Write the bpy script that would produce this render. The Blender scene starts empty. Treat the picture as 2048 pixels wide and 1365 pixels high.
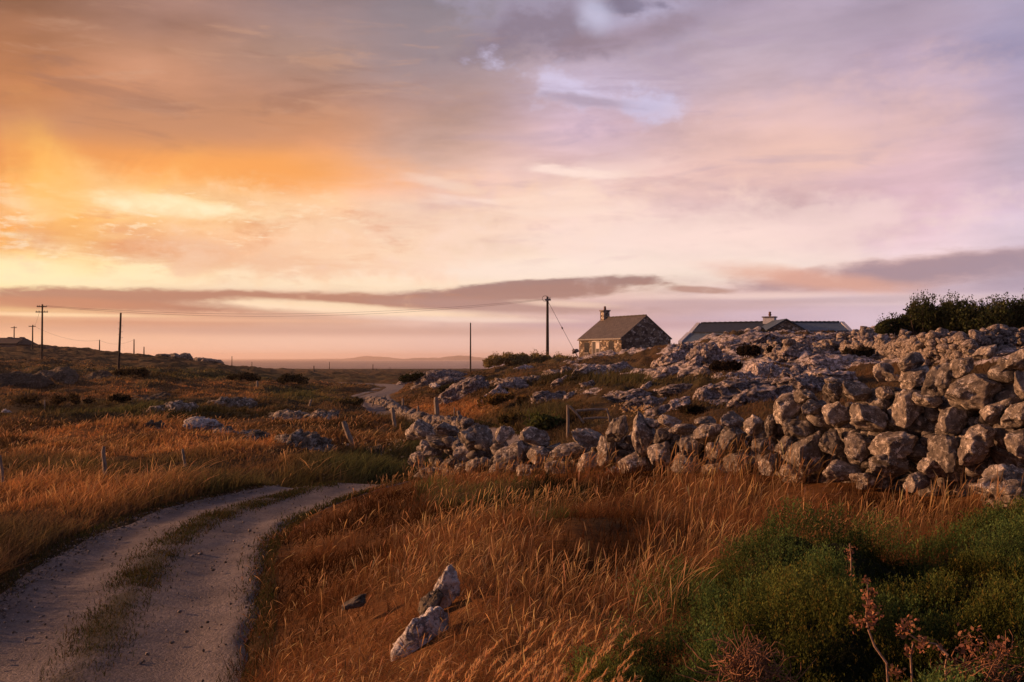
import bpy, math, random
import numpy as np
from mathutils import Vector, Matrix
R = math.radians
rng = np.random.default_rng(7)
random.seed(7)
scene = bpy.context.scene
# ------------------------------------------------------------------ camera
EYE = 2.6                      # metres above the track
FPX, CX, HY = 1991.0, 1024.0, 718.0
cam_d = bpy.data.cameras.new('camera'); cam = bpy.data.objects.new('camera', cam_d)
scene.collection.objects.link(cam); scene.camera = cam
cam_d.sensor_width = 36; cam_d.lens = 35; cam_d.clip_start = 0.1; cam_d.clip_end = 90000
cam.location = (0, 0, EYE)
cam.rotation_euler = (R(90) + math.atan((HY - 682.5) / FPX), 0, 0)
scene.view_settings.view_transform = 'Standard'; scene.view_settings.look = 'None'
scene.view_settings.exposure = 0.3; scene.view_settings.gamma = 1
scene.cycles.max_bounces = 6; scene.cycles.transparent_max_bounces = 6
scene.cycles.diffuse_bounces = 3; scene.cycles.volume_bounces = 1
scene.cycles.use_denoising = True
# ------------------------------------------------------------------ sun
SUN_AZ, SUN_EL = -76.0, 11.0
sd = bpy.data.lights.new('sun', 'SUN'); so = bpy.data.objects.new('sun', sd); scene.collection.objects.link(so)
sd.energy = 5.0; sd.color = (1.0, 0.50, 0.25); sd.angle = R(1.6)
sdir = Vector((math.sin(R(SUN_AZ)) * math.cos(R(SUN_EL)), math.cos(R(SUN_AZ)) * math.cos(R(SUN_EL)), math.sin(R(SUN_EL))))
so.rotation_euler = sdir.to_track_quat('Z', 'Y').to_euler()

# ------------------------------------------------------------------ node helpers
def lin(c):
    return tuple((v / 255 / 12.92) if v / 255 <= 0.04045 else ((v / 255 + 0.055) / 1.055) ** 2.4 for v in c) + (1.0,)
class NT:
    def __init__(s, nt): s.nt = nt; s.n = nt.nodes; s.l = nt.links
    def put(s, sock, v):
        if isinstance(v, bpy.types.NodeSocket): s.l.new(v, sock)
        elif v is not None: sock.default_value = v
    def m(s, op, a, b=None, c=None, clamp=False):
        n = s.n.new('ShaderNodeMath'); n.operation = op; n.use_clamp = clamp
        s.put(n.inputs[0], a); s.put(n.inputs[1], b); s.put(n.inputs[2], c); return n.outputs[0]
    def vec(s, x, y, z=0.0):
        n = s.n.new('ShaderNodeCombineXYZ'); s.put(n.inputs[0], x); s.put(n.inputs[1], y); s.put(n.inputs[2], z); return n.outputs[0]
    def vm(s, op, a, b=None):
        n = s.n.new('ShaderNodeVectorMath'); n.operation = op; s.put(n.inputs[0], a); s.put(n.inputs[1], b); return n.outputs[0]
    def noise(s, v, scale, detail=4, rough=.55, dist=0.0):
        n = s.n.new('ShaderNodeTexNoise'); s.put(n.inputs['Vector'], v); n.inputs['Scale'].default_value = scale
        n.inputs['Detail'].default_value = detail; n.inputs['Roughness'].default_value = rough; n.inputs['Distortion'].default_value = dist
        return n.outputs['Fac']
    def mr(s, v, a, b, c=0.0, d=1.0, smooth=True):
        n = s.n.new('ShaderNodeMapRange'); n.interpolation_type = 'SMOOTHSTEP' if smooth else 'LINEAR'
        s.put(n.inputs[0], v); s.put(n.inputs[1], a); s.put(n.inputs[2], b); s.put(n.inputs[3], c); s.put(n.inputs[4], d); return n.outputs[0]
    def mix(s, f, a, b, mode='MIX'):
        n = s.n.new('ShaderNodeMix'); n.data_type = 'RGBA'; n.blend_type = mode
        s.put(n.inputs[0], f); s.put(n.inputs[6], a); s.put(n.inputs[7], b); return n.outputs[2]
    def ramp(s, f, stops):
        n = s.n.new('ShaderNodeValToRGB'); e = n.color_ramp.elements
        while len(e) < len(stops): e.new(0.5)
        for i, (p, c) in enumerate(stops): e[i].position = p; e[i].color = c
        s.put(n.inputs[0], f); return n.outputs[0]
    def voro(s, v, scale, feature='F1', rnd=1.0):
        n = s.n.new('ShaderNodeTexVoronoi'); n.feature = feature; s.put(n.inputs['Vector'], v); n.inputs['Scale'].default_value = scale
        n.inputs['Randomness'].default_value = rnd; return n

# ------------------------------------------------------------------ sky (world, laid out by compass direction)
w = bpy.data.worlds.new('World'); scene.world = w; w.use_nodes = True
W = NT(w.node_tree); W.n.clear()
tc = W.n.new('ShaderNodeTexCoord'); sx = W.n.new('ShaderNodeSeparateXYZ'); W.l.new(tc.outputs['Generated'], sx.inputs[0])
U0 = W.m('MULTIPLY', W.m('ARCTAN2', sx.outputs[0], sx.outputs[1]), 180 / math.pi)
V0 = W.m('MULTIPLY', W.m('ARCSINE', sx.outputs[2]), 180 / math.pi)
def uv(px, py):
    a = math.atan((px - CX) / FPX); return math.degrees(a), math.degrees(math.atan((HY - py) / FPX * math.cos(a)))
nA = W.noise(W.vec(W.m('MULTIPLY', U0, 0.055), W.m('MULTIPLY', V0, 0.16), 1.3), 1.0, 5, .5)
nB = W.noise(W.vec(W.m('MULTIPLY', U0, 0.055), W.m('MULTIPLY', V0, 0.17), 8.1), 1.0, 5, .52)
nC = W.noise(W.vec(W.m('MULTIPLY', U0, 0.33), W.m('MULTIPLY', V0, 1.15), 4.4), 1.0, 6, .58)
nD = W.noise(W.vec(W.m('ADD', W.m('MULTIPLY', U0, 0.10), W.m('MULTIPLY', V0, 0.12)), W.m('SUBTRACT', W.m('MULTIPLY', V0, 0.42), W.m('MULTIPLY', U0, 0.05)), 2.2), 1.0, 6, .55)
low = W.mr(V0, 0.0, 6.0, 0.25, 1.0)
U = W.m('ADD', U0, W.m('MULTIPLY', W.m('SUBTRACT', nA, .5), 9.0))
V = W.m('ADD', W.m('ADD', V0, W.m('MULTIPLY', W.m('MULTIPLY', W.m('SUBTRACT', nB, .5), 4.2), low)), W.m('MULTIPLY', W.m('SUBTRACT', nC, .5), 0.9))
t = W.mr(V, -1.0, 25.0, 0, 1, False)
ROWS = [  # (px, [(py, sRGB) ...])
 (-900, [(-150,(125,105,105)),(100,(165,120,100)),(300,(210,140,95)),(450,(235,160,100)),(580,(240,175,125)),(718,(215,150,120))]),
 (0,   [(-150,(120,88,72)),(0,(150,104,80)),(110,(188,126,88)),(200,(204,136,90)),(290,(236,150,82)),(370,(247,166,88)),(430,(250,178,96)),(500,(246,160,74)),(545,(254,212,136)),(578,(255,232,182)),(612,(212,148,106)),(650,(230,170,128)),(718,(240,176,136))]),
 (300, [(-150,(130,108,104)),(0,(166,126,112)),(100,(186,136,110)),(200,(198,140,108)),(285,(226,150,94)),(335,(242,164,92)),(400,(254,206,140)),(435,(250,192,130)),(480,(238,168,118)),(535,(250,204,160)),(572,(250,200,160)),(596,(198,146,118)),(645,(216,164,134)),(718,(238,180,150))]),
 (600, [(-150,(120,112,124)),(0,(154,130,130)),(100,(175,140,126)),(200,(186,140,120)),(280,(226,156,110)),(350,(236,166,112)),(400,(246,194,146)),(480,(240,184,148)),(545,(246,208,176)),(590,(206,156,136)),(620,(226,180,154)),(650,(218,174,152)),(718,(232,184,164))]),
 (900, [(-150,(112,112,130)),(0,(142,130,138)),(100,(162,142,146)),(200,(184,152,146)),(300,(208,168,152)),(400,(228,188,172)),(480,(244,210,186)),(548,(248,216,196)),(595,(212,176,162)),(640,(224,186,172)),(660,(206,168,160)),(718,(218,176,172))]),
 (1200,[(-150,(120,118,138)),(0,(150,140,160)),(100,(176,156,170)),(180,(200,182,204)),(250,(206,176,190)),(350,(236,200,194)),(450,(240,210,200)),(530,(246,222,210)),(580,(226,192,182)),(610,(222,184,178)),(650,(206,170,174)),(718,(218,182,186))]),
 (1500,[(-150,(130,124,146)),(0,(166,150,170)),(100,(186,166,180)),(200,(206,176,182)),(300,(226,186,180)),(400,(226,190,190)),(480,(240,206,200)),(548,(248,226,216)),(600,(208,176,178)),(640,(206,180,194)),(718,(214,190,206))]),
 (1800,[(-150,(128,122,146)),(0,(170,154,174)),(100,(182,160,180)),(200,(196,170,186)),(300,(216,180,186)),(380,(216,180,190)),(450,(226,190,200)),(520,(238,212,216)),(580,(202,176,186)),(625,(220,194,206)),(718,(196,182,204))]),
 (2048,[(-150,(120,118,146)),(0,(164,154,180)),(100,(162,150,176)),(200,(172,156,180)),(300,(192,172,190)),(400,(202,176,194)),(480,(216,196,210)),(560,(196,176,194)),(610,(200,180,200)),(718,(190,178,204))]),
 (3900,[(-150,(106,108,140)),(100,(130,128,158)),(400,(150,144,172)),(718,(150,146,176))]),
 (40000,[(-150,(88,94,126)),(100,(104,108,140)),(400,(120,120,150)),(718,(120,120,150))]),
]
col = None; prev = None
for px, st in ROWS:
    u = uv(px, 700)[0]
    stops = sorted([((uv(px, py)[1] if abs(px) < 2100 else math.degrees(math.atan((HY - py) / FPX))) , c) for py, c in st])
    stops = [(max(0, min(1, (v + 1) / 26)), lin(c)) for v, c in stops]
    r_ = W.ramp(t, stops)
    col = r_ if col is None else W.mix(W.mr(U, prev, u), col, r_)
    prev = u
# behind the viewer on the left side: dim blue dusk
back = W.mr(U0, -150.0, -75.0, 1.0, 0.0)
col = W.mix(back, col, lin((118, 116, 140)))
# zenith: grey-mauve cloud cover
col = W.mix(W.mr(V0, 20.0, 60.0), col, lin((96, 92, 112)))
# soft streaky light/dark cloud texture
amp = W.mr(V0, 0.5, 5.0, 0.35, 1.0)
g = W.m('ADD', 1.0, W.m('MULTIPLY', W.m('ADD', W.m('MULTIPLY', W.m('SUBTRACT', nD, .5), 0.80), W.m('MULTIPLY', W.m('SUBTRACT', nC, .5), 0.2)), amp))
col = W.mix(1.0, col, W.vec(g, g, g), 'MULTIPLY')
nE = W.noise(W.vec(W.m('MULTIPLY', U0, 0.42), W.m('MULTIPLY', V0, 1.3), 6.6), 1.0, 7, .6)
nF = W.noise(W.vec(W.m('MULTIPLY', U0, 0.9), W.m('MULTIPLY', V0, 3.2), 3.6), 1.0, 5, .6)
nsum = W.m('ADD', W.m('MULTIPLY', W.m('SUBTRACT', nE, .5), 1.0), W.m('MULTIPLY', W.m('SUBTRACT', nF, .5), .6))
nG = W.m('SUBTRACT', W.noise(W.vec(W.m('MULTIPLY', U0, 0.30), W.m('MULTIPLY', V0, 0.46), 9.3), 1.0, 9, .62), .5)
def cloud(px, py, rx, ry, rot, c, alpha, soft=.45, na=1.6, mode='MIX', nz=None):
    global col
    u, v = uv(px, py); u2 = uv(px + rx, py)[0] - u; v2 = abs(uv(px, py + ry)[1] - v)
    ca, sa = math.cos(R(rot)), math.sin(R(rot))
    du = W.m('SUBTRACT', U0, u); dv = W.m('SUBTRACT', V0, v)
    a = W.m('MULTIPLY_ADD', du, ca / u2, W.m('MULTIPLY', dv, sa / u2))
    b = W.m('MULTIPLY_ADD', dv, ca / v2, W.m('MULTIPLY', du, -sa / v2))
    r = W.m('SQRT', W.m('ADD', W.m('MULTIPLY', a, a), W.m('MULTIPLY', b, b)))
    r = W.m('ADD', r, W.m('MULTIPLY', nz or nsum, na))
    k = W.mr(r, 1 + soft, max(0.02, 1 - soft), 0.0, alpha)
    col = W.mix(k, col, lin(c), mode)
C = cloud
# glow of the hidden sun and bright openings
C(20, 560, 210, 60, 0, (255, 236, 176), .85, .8, .8)
C(-60, 460, 230, 130, 0, (255, 178, 84), .45, .8, .6)
C(360, 412, 130, 20, -3, (255, 232, 180), .9, .8, 1.2)
C(560, 415, 160, 26, -3, (250, 206, 164), .5, .9, 1.2)
C(700, 520, 300, 26, 2, (248, 214, 180), .6, .9, 1.2)
C(430, 320, 330, 34, -2, (246, 168, 96), .6, .9, 1.0)
C(430, 250, 420, 50, 8, (188, 136, 108), .55, .9, .8)
C(330, 475, 250, 16, -4, (228, 160, 116), .7, .7, 1.4)
C(600, 490, 140, 10, 3, (226, 164, 130), .5, .7, 1.4)
C(150, 480, 120, 10, 6, (255, 214, 150), .6, .8, 1.4)
C(40, 470, 60, 6, 0, (255, 226, 170), .8, .8, 1.0)
C(1170, 345, 75, 8, -6, (250, 220, 208), .75, .8, 1.6)
C(1150, 388, 60, 5, 0, (248, 216, 204), .6, .8, 1.4)
C(900, 370, 50, 8, -10, (240, 204, 186), .6, .8, 1.4)
C(1400, 345, 240, 40, 0, (232, 192, 178), .4, .9, 1.0)
C(1640, 300, 110, 34, -8, (238, 194, 176), .6, .9, 1.2)
C(1350, 470, 300, 24, 0, (248, 220, 208), .5, .9, 1.2)
C(880, 90, 160, 120, 20, (140, 128, 136), .35, .9, 1.0)
# dark cloud and blue breaks at the top
C(1180, 30, 180, 50, 0, (190, 184, 214), .7, .9, 4.0, nz=nG)
C(1110, 40, 140, 60, 14, (132, 116, 130), .85, .8, 4.5, nz=nG)
C(1270, 66, 130, 24, 10, (146, 126, 138), .8, .8, 4.0, nz=nG)
C(1250, 8, 70, 12, 0, (120, 112, 134), .7, .5, 5.0, nz=nG)
C(1190, 24, 38, 26, -35, (214, 212, 240), .55, .8, 3.0, nz=nG)
C(1160, 178, 110, 28, -14, (212, 202, 230), .75, .8, 7.0, nz=nG)
C(1180, 200, 80, 12, -8, (166, 146, 162), .7, .6, 5.0, nz=nG)
C(1300, 215, 50, 22, 0, (200, 194, 224), .5, .8, 5.0, nz=nG)
C(2000, 95, 110, 30, 0, (148, 140, 170), .6, .8, 1.4)
C(1800, 40, 200, 30, 4, (178, 160, 178), .5, .8, 1.2)
def wisp(px, py, rx, ry, c, alpha, nz, lo, hi, rot=0):
    global col
    u, v = uv(px, py); u2 = uv(px + rx, py)[0] - u; v2 = abs(uv(px, py + ry)[1] - v)
    a = W.m('DIVIDE', W.m('SUBTRACT', U0, u), u2); b = W.m('DIVIDE', W.m('SUBTRACT', V0, v), v2)
    r = W.m('SQRT', W.m('ADD', W.m('MULTIPLY', a, a), W.m('MULTIPLY', b, b)))
    k = W.m('MULTIPLY', W.mr(r, 1.15, .4, 0.0, alpha), W.mr(nz, lo, hi)); col = W.mix(k, col, lin(c))
nH = W.noise(W.vec(W.m('ADD', W.m('MULTIPLY', U0, 0.13), W.m('MULTIPLY', V0, .1)), W.m('MULTIPLY', V0, 0.62), 12.3), 1.0, 8, .6, .6)
nI = W.noise(W.vec(W.m('MULTIPLY', U0, 0.22), W.m('MULTIPLY', V0, 1.05), 15.7), 1.0, 8, .62, .4)
C(330, 330, 420, 40, -2, (248, 164, 88), .7, .8, 2.0, nz=nG)
C(300, 250, 380, 40, 4, (196, 140, 106), .5, .8, 2.0, nz=nG)
C(500, 565, 640, 22, 0, (255, 232, 200), .75, .8, .8)
C(1150, 540, 480, 26, 0, (251, 230, 214), .7, .8, .8)
wisp(420, 470, 620, 120, (255, 232, 194), .85, nH, .50, .66)
wisp(420, 470, 560, 110, (226, 154, 112), .65, nI, .50, .36)
wisp(1200, 440, 640, 130, (252, 226, 214), .6, nH, .48, .68)
wisp(1300, 400, 700, 170, (208, 170, 172), .45, nI, .50, .34)
wisp(1500, 200, 800, 220, (172, 152, 174), .45, nH, .50, .32)
wisp(300, 150, 700, 170, (150, 110, 96), .40, nH, .50, .34)
wisp(500, 120, 700, 160, (206, 158, 130), .35, nI, .52, .68)
us, vs_ = uv(40, 590)
th = W.m('ARCTAN2', W.m('SUBTRACT', V0, vs_), W.m('SUBTRACT', U0, us))
nR = W.noise(W.vec(W.m('MULTIPLY', th, 3.2), W.m('MULTIPLY', V0, .04), 21.0), 1.0, 4, .6)
wisp(120, 400, 420, 170, (255, 196, 104), .30, nR, .46, .70)
wisp(120, 380, 440, 200, (214, 140, 84), .22, nR, .52, .32)
C(-200, 690, 1300, 34, 0, (255, 204, 156), .5, .9, .4)
C(1200, 692, 1000, 30, 0, (246, 208, 200), .45, .9, .4)
C(60, 540, 330, 30, 0, (255, 238, 186), .8, .9, 2.0, nz=nG)
C(330, 412, 150, 16, -3, (255, 244, 208), .8, .7, 2.2)
C(150, 586, 160, 5, 2, (255, 246, 200), .9, .8, .8)
C(1150, 345, 80, 9, -6, (252, 224, 212), .85, .7, 2.0)
C(1160, 386, 62, 5, 0, (250, 218, 208), .7, .7, 2.0)
C(890, 368, 55, 9, -10, (242, 208, 188), .7, .7, 2.0)
wisp(330, 460, 520, 110, (255, 240, 208), .55, nF, .54, .66)
wisp(430, 480, 520, 90, (216, 146, 108), .40, nE, .46, .34)
C(330, 412, 130, 15, -3, (255, 244, 208), .8, .7, 2.2)
# low cloud bars
C(1810, 545, 345, 30, 4, (214, 168, 156), .8, .45, .8)
C(1850, 540, 340, 26, 4, (164, 140, 150), .92, .5, 1.1)
C(2120, 545, 230, 40, 0, (164, 146, 162), .7, .7, .8)
C(1620, 558, 180, 18, -8, (224, 168, 148), .8, .7, .8)
C(1760, 600, 330, 9, 0, (240, 214, 212), .6, .8, 1.0)
C(1700, 600, 260, 7, 0, (192, 166, 174), .6, .7, 1.2)
C(1400, 610, 250, 12, 0, (196, 164, 166), .7, .7, 1.0)
C(1500, 592, 200, 6, 0, (246, 216, 206), .6, .8, 1.0)
C(1400, 580, 62, 7, -3, (186, 146, 134), .95, .4, .7)
C(1110, 571, 225, 14, 3, (160, 126, 120), .97, .25, 1.0)
C(960, 594, 330, 19, 4, (170, 130, 120), .97, .3, 1.1)
C(420, 602, 520, 21, 0, (184, 132, 110), .97, .3, 1.1)
C(150, 640, 420, 14, 0, (206, 146, 118), .6, .7, 1.2)
C(560, 611, 120, 6, -3, (255, 226, 190), .95, .6, 1.2)
C(1000, 612, 240, 12, -2, (180, 142, 134), .8, .5, .7)
C(60, 606, 260, 12, 0, (200, 138, 108), .85, .5, .7)
C(1130, 608, 90, 6, -3, (238, 204, 184), .8, .7, 1.0)
C(720, 622, 250, 9, -2, (254, 222, 190), .95, .7, .8)
C(620, 608, 130, 6, -3, (252, 222, 186), .9, .7, 1.0)
C(950, 640, 180, 5, -1, (244, 214, 198), .8, .8, .7)
C(300, 400, 260, 44, -6, (255, 214, 150), .5, .9, 3.5, nz=nG)
C(420, 470, 330, 60, -4, (252, 200, 150), .55, .7, 5.0, nz=nG)
C(300, 500, 300, 26, -4, (222, 154, 112), .6, .6, 4.0, nz=nG)
C(760, 470, 360, 60, 6, (250, 214, 186), .5, .8, 5.0, nz=nG)
C(1400, 470, 420, 50, 3, (250, 222, 212), .5, .8, 5.0, nz=nG)
C(1650, 250, 220, 70, 8, (238, 196, 184), .45, .8, 4.0, nz=nG)
C(120, 400, 60, 130, 28, (255, 190, 90), .5, .9, 2.0, nz=nG)
C(110, 630, 210, 4, 0, (255, 216, 170), .9, .8, .6)
C(400, 640, 260, 4, 0, (236, 184, 150), .6, .8, .6)
C(600, 662, 500, 9, 0, (200, 154, 138), .6, .9, .6)
C(1300, 650, 240, 7, 0, (196, 160, 164), .6, .9, .6)
bg = W.n.new('ShaderNodeBackground'); W.l.new(col, bg.inputs[0]); bg.inputs[1].default_value = 0.86
ow = W.n.new('ShaderNodeOutputWorld'); W.l.new(bg.outputs[0], ow.inputs[0])
w.cycles.sampling_method = 'MANUAL'; w.cycles.sample_map_resolution = 512

# ------------------------------------------------------------------ numpy noise
_perm = np.random.default_rng(3).permutation(512).astype(np.int64)
_grad = np.random.default_rng(4).normal(size=(512, 3)); _grad /= np.linalg.norm(_grad, axis=1)[:, None]
def perlin(x, y, z=0.0):
    x, y, z = np.broadcast_arrays(np.asarray(x, float), np.asarray(y, float), np.asarray(z, float))
    xi, yi, zi = np.floor(x).astype(np.int64), np.floor(y).astype(np.int64), np.floor(z).astype(np.int64)
    xf, yf, zf = x - xi, y - yi, z - zi
    f = lambda t: t * t * t * (t * (t * 6 - 15) + 10)
    u, v, q = f(xf), f(yf), f(zf); out = 0.0
    for a in (0, 1):
        for b in (0, 1):
            for c in (0, 1):
                h = _perm[(_perm[(_perm[(xi + a) & 511] + yi + b) & 511] + zi + c) & 511]
                gr = _grad[h]
                d = gr[..., 0] * (xf - a) + gr[..., 1] * (yf - b) + gr[..., 2] * (zf - c)
                out = out + d * (u if a else 1 - u) * (v if b else 1 - v) * (q if c else 1 - q)
    return out * 1.6
def fbm(x, y, z=0.0, o=4, g=.5):
    s, a, f = 0.0, 1.0, 1.0
    for i in range(o):
        s = s + a * perlin(x * f + 17.3 * i, y * f, np.asarray(z) * f + 5.1 * i); a *= g; f *= 2.03
    return s
def sst(a, b, x):
    t = np.clip((x - a) / (b - a), 0, 1); return t * t * (3 - 2 * t)

# ------------------------------------------------------------------ terrain heights (relative to the eye)
TU = np.array([-600, 0, 300, 600, 800, 1000, 1200, 1500, 1800, 2048, 2700.])
TD = [1, 3, 8, 12, 16, 22, 30, 45, 65, 90, 130, 180, 250, 400, 800, 1500, 1750, 2600]
TZ = np.array([
 [-2.6,-2.6,-2.5,-2.3,-2.1,-1.9,-1.8,-1.7,-1.6,-1.5,-1.5],
 [-2.6,-2.6,-2.6,-2.35,-2.15,-1.95,-1.9,-1.9,-1.85,-1.8,-1.5],
 [-2.6,-2.6,-2.6,-2.42,-2.2,-2.0,-1.92,-1.9,-1.8,-1.65,-1.3],
 [-2.6,-2.6,-2.6,-2.6,-2.35,-2.05,-1.9,-1.68,-1.5,-1.35,-1.2],
 [-2.7,-2.6,-2.6,-2.6,-2.45,-2.12,-1.92,-1.6,-1.35,-1.2,-1.0],
 [-2.8,-2.7,-2.65,-2.6,-2.55,-2.35,-2.1,-1.5,-1.15,-0.9,-0.8],
 [-3.0,-2.9,-2.8,-2.75,-2.8,-2.6,-2.1,-1.5,-0.9,-0.5,-0.2],
 [-3.2,-3.1,-3.1,-3.15,-3.1,-2.6,-1.9,-1.0,-0.2,0.35,0.6],
 [-3.0,-2.9,-3.0,-3.4,-3.3,-2.2,-1.3,0.7,1.1,1.5,1.6],
 [-2.6,-2.5,-2.8,-3.6,-3.5,-1.5,-0.4,2.5,2.2,2.4,2.2],
 [-1.3,-0.7,-1.8,-3.8,-3.8,-1.1,0.4,1.3,1.6,2.2,2.2],
 [0.9,0.8,-0.4,-4.0,-4.2,-1.8,0.0,0.8,1.2,2,2],
 [5.2,5.2,1.2,-4.3,-4.6,-3.5,-3,-1,0,1,1],
 [2,0.5,-2.6,-4.5,-4.6,-4.6,-4.6,-4,-4,-3,-3],
 [-7,-7,-7.4,-7.8,-7.8,-7.8,-8,-8,-8,-8,-8],
 [-14,-14,-14.2,-14.4,-14.4,-14.4,-14.4,-14,-14,-13,-13],
 [-20]*11, [-30]*11], float)
gu = np.linspace(-600, 2700, 166); gd = np.linspace(0, math.log(2600), 260)
_r = np.array([np.interp(gu, TU, row) for row in TZ])
G = np.array([np.interp(gd, np.log(TD), _r[:, i]) for i in range(len(gu))]).T
for _ in range(26):
    P = np.pad(G, 1, mode='edge')
    G = (P[:-2, 1:-1] + 2 * P[1:-1, 1:-1] + P[2:, 1:-1]) / 4
    if _ < 14: P = np.pad(G, 1, mode='edge'); G = (P[1:-1, :-2] + 2 * P[1:-1, 1:-1] + P[1:-1, 2:]) / 4
SEA = EYE - 15.0
road_pts = np.array([(-2.0,-6.),(-2.7,0.),(-3.3,5.),(-3.6,8.3),(-4.05,10.3),(-4.55,12.5),(-4.8,14.4),(-4.8,16.4),(-4.35,18.5),(-3.6,20.6),(-2.6,23.0),(-1.5,26.),(-.7,31.),(-1.0,40.),(-3.4,52.),(-7.0,66.),(-10.8,80.),(-13.2,96.),(-13.6,115.),(-17.,140.),(-28.,165.),(-60.,190.)])
def catmull(P, n):
    out = []
    P = np.vstack([2*P[0]-P[1], P, 2*P[-1]-P[-2]])
    for i in range(1, len(P)-2):
        for k in range(n):
            t = k / n
            out.append(.5*((2*P[i])+(-P[i-1]+P[i+1])*t+(2*P[i-1]-5*P[i]+4*P[i+1]-P[i+2])*t*t+(-P[i-1]+3*P[i]-3*P[i+1]+P[i+2])*t**3))
    out.append(P[-2]); return np.array(out)
road = catmull(road_pts, 14)
def hw(Y): return 1.5 + 1.7 * sst(82, 112, Y) * (1 - sst(128, 145, Y))
def road_dist(X, Y):
    X = np.asarray(X, float); Y = np.asarray(Y, float)
    best = np.full(X.shape, 1e9)
    m = (np.abs(X) < 60) & (Y < 250)
    if not m.any(): return best
    xs, ys = X[m], Y[m]; b = np.full(xs.shape, 1e9)
    for i in range(len(road) - 1):
        a, c = road[i], road[i+1]; d = c - a; L = d @ d
        t = np.clip(((xs - a[0]) * d[0] + (ys - a[1]) * d[1]) / L, 0, 1)
        b = np.minimum(b, np.hypot(xs - a[0] - t*d[0], ys - a[1] - t*d[1]))
    best[m] = b; return best
_ir = np.arange(8 * 14, len(road)); _ry, _rx = road[_ir, 1], road[_ir, 0]
def dip(X, Y):
    return -.85 * np.exp(-((X - np.interp(Y, _ry, _rx)) / 3.0) ** 2) * sst(20.4, 22.4, Y) * (1 - sst(68, 82, Y))
def ud(X, Y):
    az = np.arctan2(X, Y); r = np.hypot(X, Y)
    azc = np.clip(az, -R(42), R(42))
    return CX + FPX * np.tan(azc), np.maximum(r * np.cos(azc), .2)
def base_z(X, Y):
    X, Y = np.broadcast_arrays(np.asarray(X, float), np.asarray(Y, float))
    px, d = ud(X, Y)
    fu = np.clip((px + 600) / 3300 * (len(gu) - 1), 0, len(gu) - 1.001); fd = np.clip(np.log(np.clip(d, 1, 2590)) / math.log(2600) * (len(gd) - 1), 0, len(gd) - 1.001)
    i, j = fd.astype(int), fu.astype(int); a, b = fd - i, fu - j
    return (G[i, j]*(1-a)*(1-b) + G[i+1, j]*a*(1-b) + G[i, j+1]*(1-a)*b + G[i+1, j+1]*a*b) + EYE + dip(X, Y)
def rock_patch(X, Y, px, d):
    n = fbm(X * .13 + Y * .05, Y * .06 - X * .03, 15.0, 4)
    return sst(-.14, .06, n + .03) * sst(1040, 1200, px) * sst(24, 32, d) * (1 - sst(115, 150, d))
def heath_m(X, Y):
    return sst(0, .9, X - (.22 + (Y - 5.7) * .46) + .5 * fbm(X * .9, Y * .9, 12.0, 2)) * (1 - sst(-.5, .5, Y - np.clip(10.0 - 1.1 * (X - 2.2), 8.5, 10.2) + .5 * fbm(X * .8, 3., 1.)))  * (Y > 1.5)
def terr(X, Y, rd=None):
    X, Y = np.broadcast_arrays(np.asarray(X, float), np.asarray(Y, float))
    z = base_z(X, Y); px, d = ud(X, Y)
    rd = road_dist(X, Y) if rd is None else rd
    off = sst(1.4, 3.2, rd)
    a = .10 + .28 * sst(18, 36, d) + .26 * sst(50, 110, d) + .22 * (px > 500) * (1 - sst(9, 15, d)) * sst(2, 4, d)
    right = sst(1050, 1300, px) * sst(24, 45, d)
    n = fbm(X * .22, Y * .22, 1.0, 4) * a + fbm(X * .9, Y * .9, 3.0, 3) * (.05 + .05 * right) * (d < 400)
    n = n + fbm(X * .07, Y * .05, 9.0, 3) * .5 * sst(40, 100, d)
    rp = rock_patch(X, Y, px, d)
    n = n + rp * (.22 + .35 * np.abs(fbm(X * .5 + Y * .12, Y * .10, 14.0, 3)) + .10 * fbm(X * 1.6 - Y * .4, Y * .5, 16., 3)) - .12 * right
    n = n + right * np.abs(fbm(X * .35 + Y * .2, Y * .16, 4.0, 4)) * .5 * (1 - .6 * sst(110, 135, d))
    n = n * (1 - .8 * sst(300, 900, d)) * (1 - .75 * (sst(1050, 1130, px) * (1 - sst(1360, 1420, px)) * sst(110, 128, d) * (1 - sst(170, 190, d))))
    # low bank either side of the track, mounds of the heather at the lower right
    bank = sst(1.5, 2.4, rd) * (1 - sst(2.4, 5.5, rd)) * .06 * (d < 60)
    n = n + heath_m(X, Y) * (.14 + .34 * fbm(X * .8, Y * .8, 6.0, 2) + .16 * fbm(X * 2.1, Y * 2.1, 8.0, 2)) / np.maximum(off, .2)
    rd_cut = (1 - sst(1.15, 1.6, rd)) * -.06
    return z + n * off + bank + rd_cut
def pyof(X, Y, z): return HY - FPX * (z - EYE) / np.maximum(Y, .3)
def hit(px, py, dmin=5.0, dmax=330.0):
    ds = np.exp(np.linspace(math.log(dmin), math.log(dmax), 900))
    X = (px - CX) / FPX * ds; z = terr(X, ds)
    line = EYE - (py - HY) / FPX * ds
    k = np.nonzero(z >= line)[0]
    i = k[0] if len(k) else int(np.argmin(np.abs(z - line)))
    return float(ds[i]), float(z[i])

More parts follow.
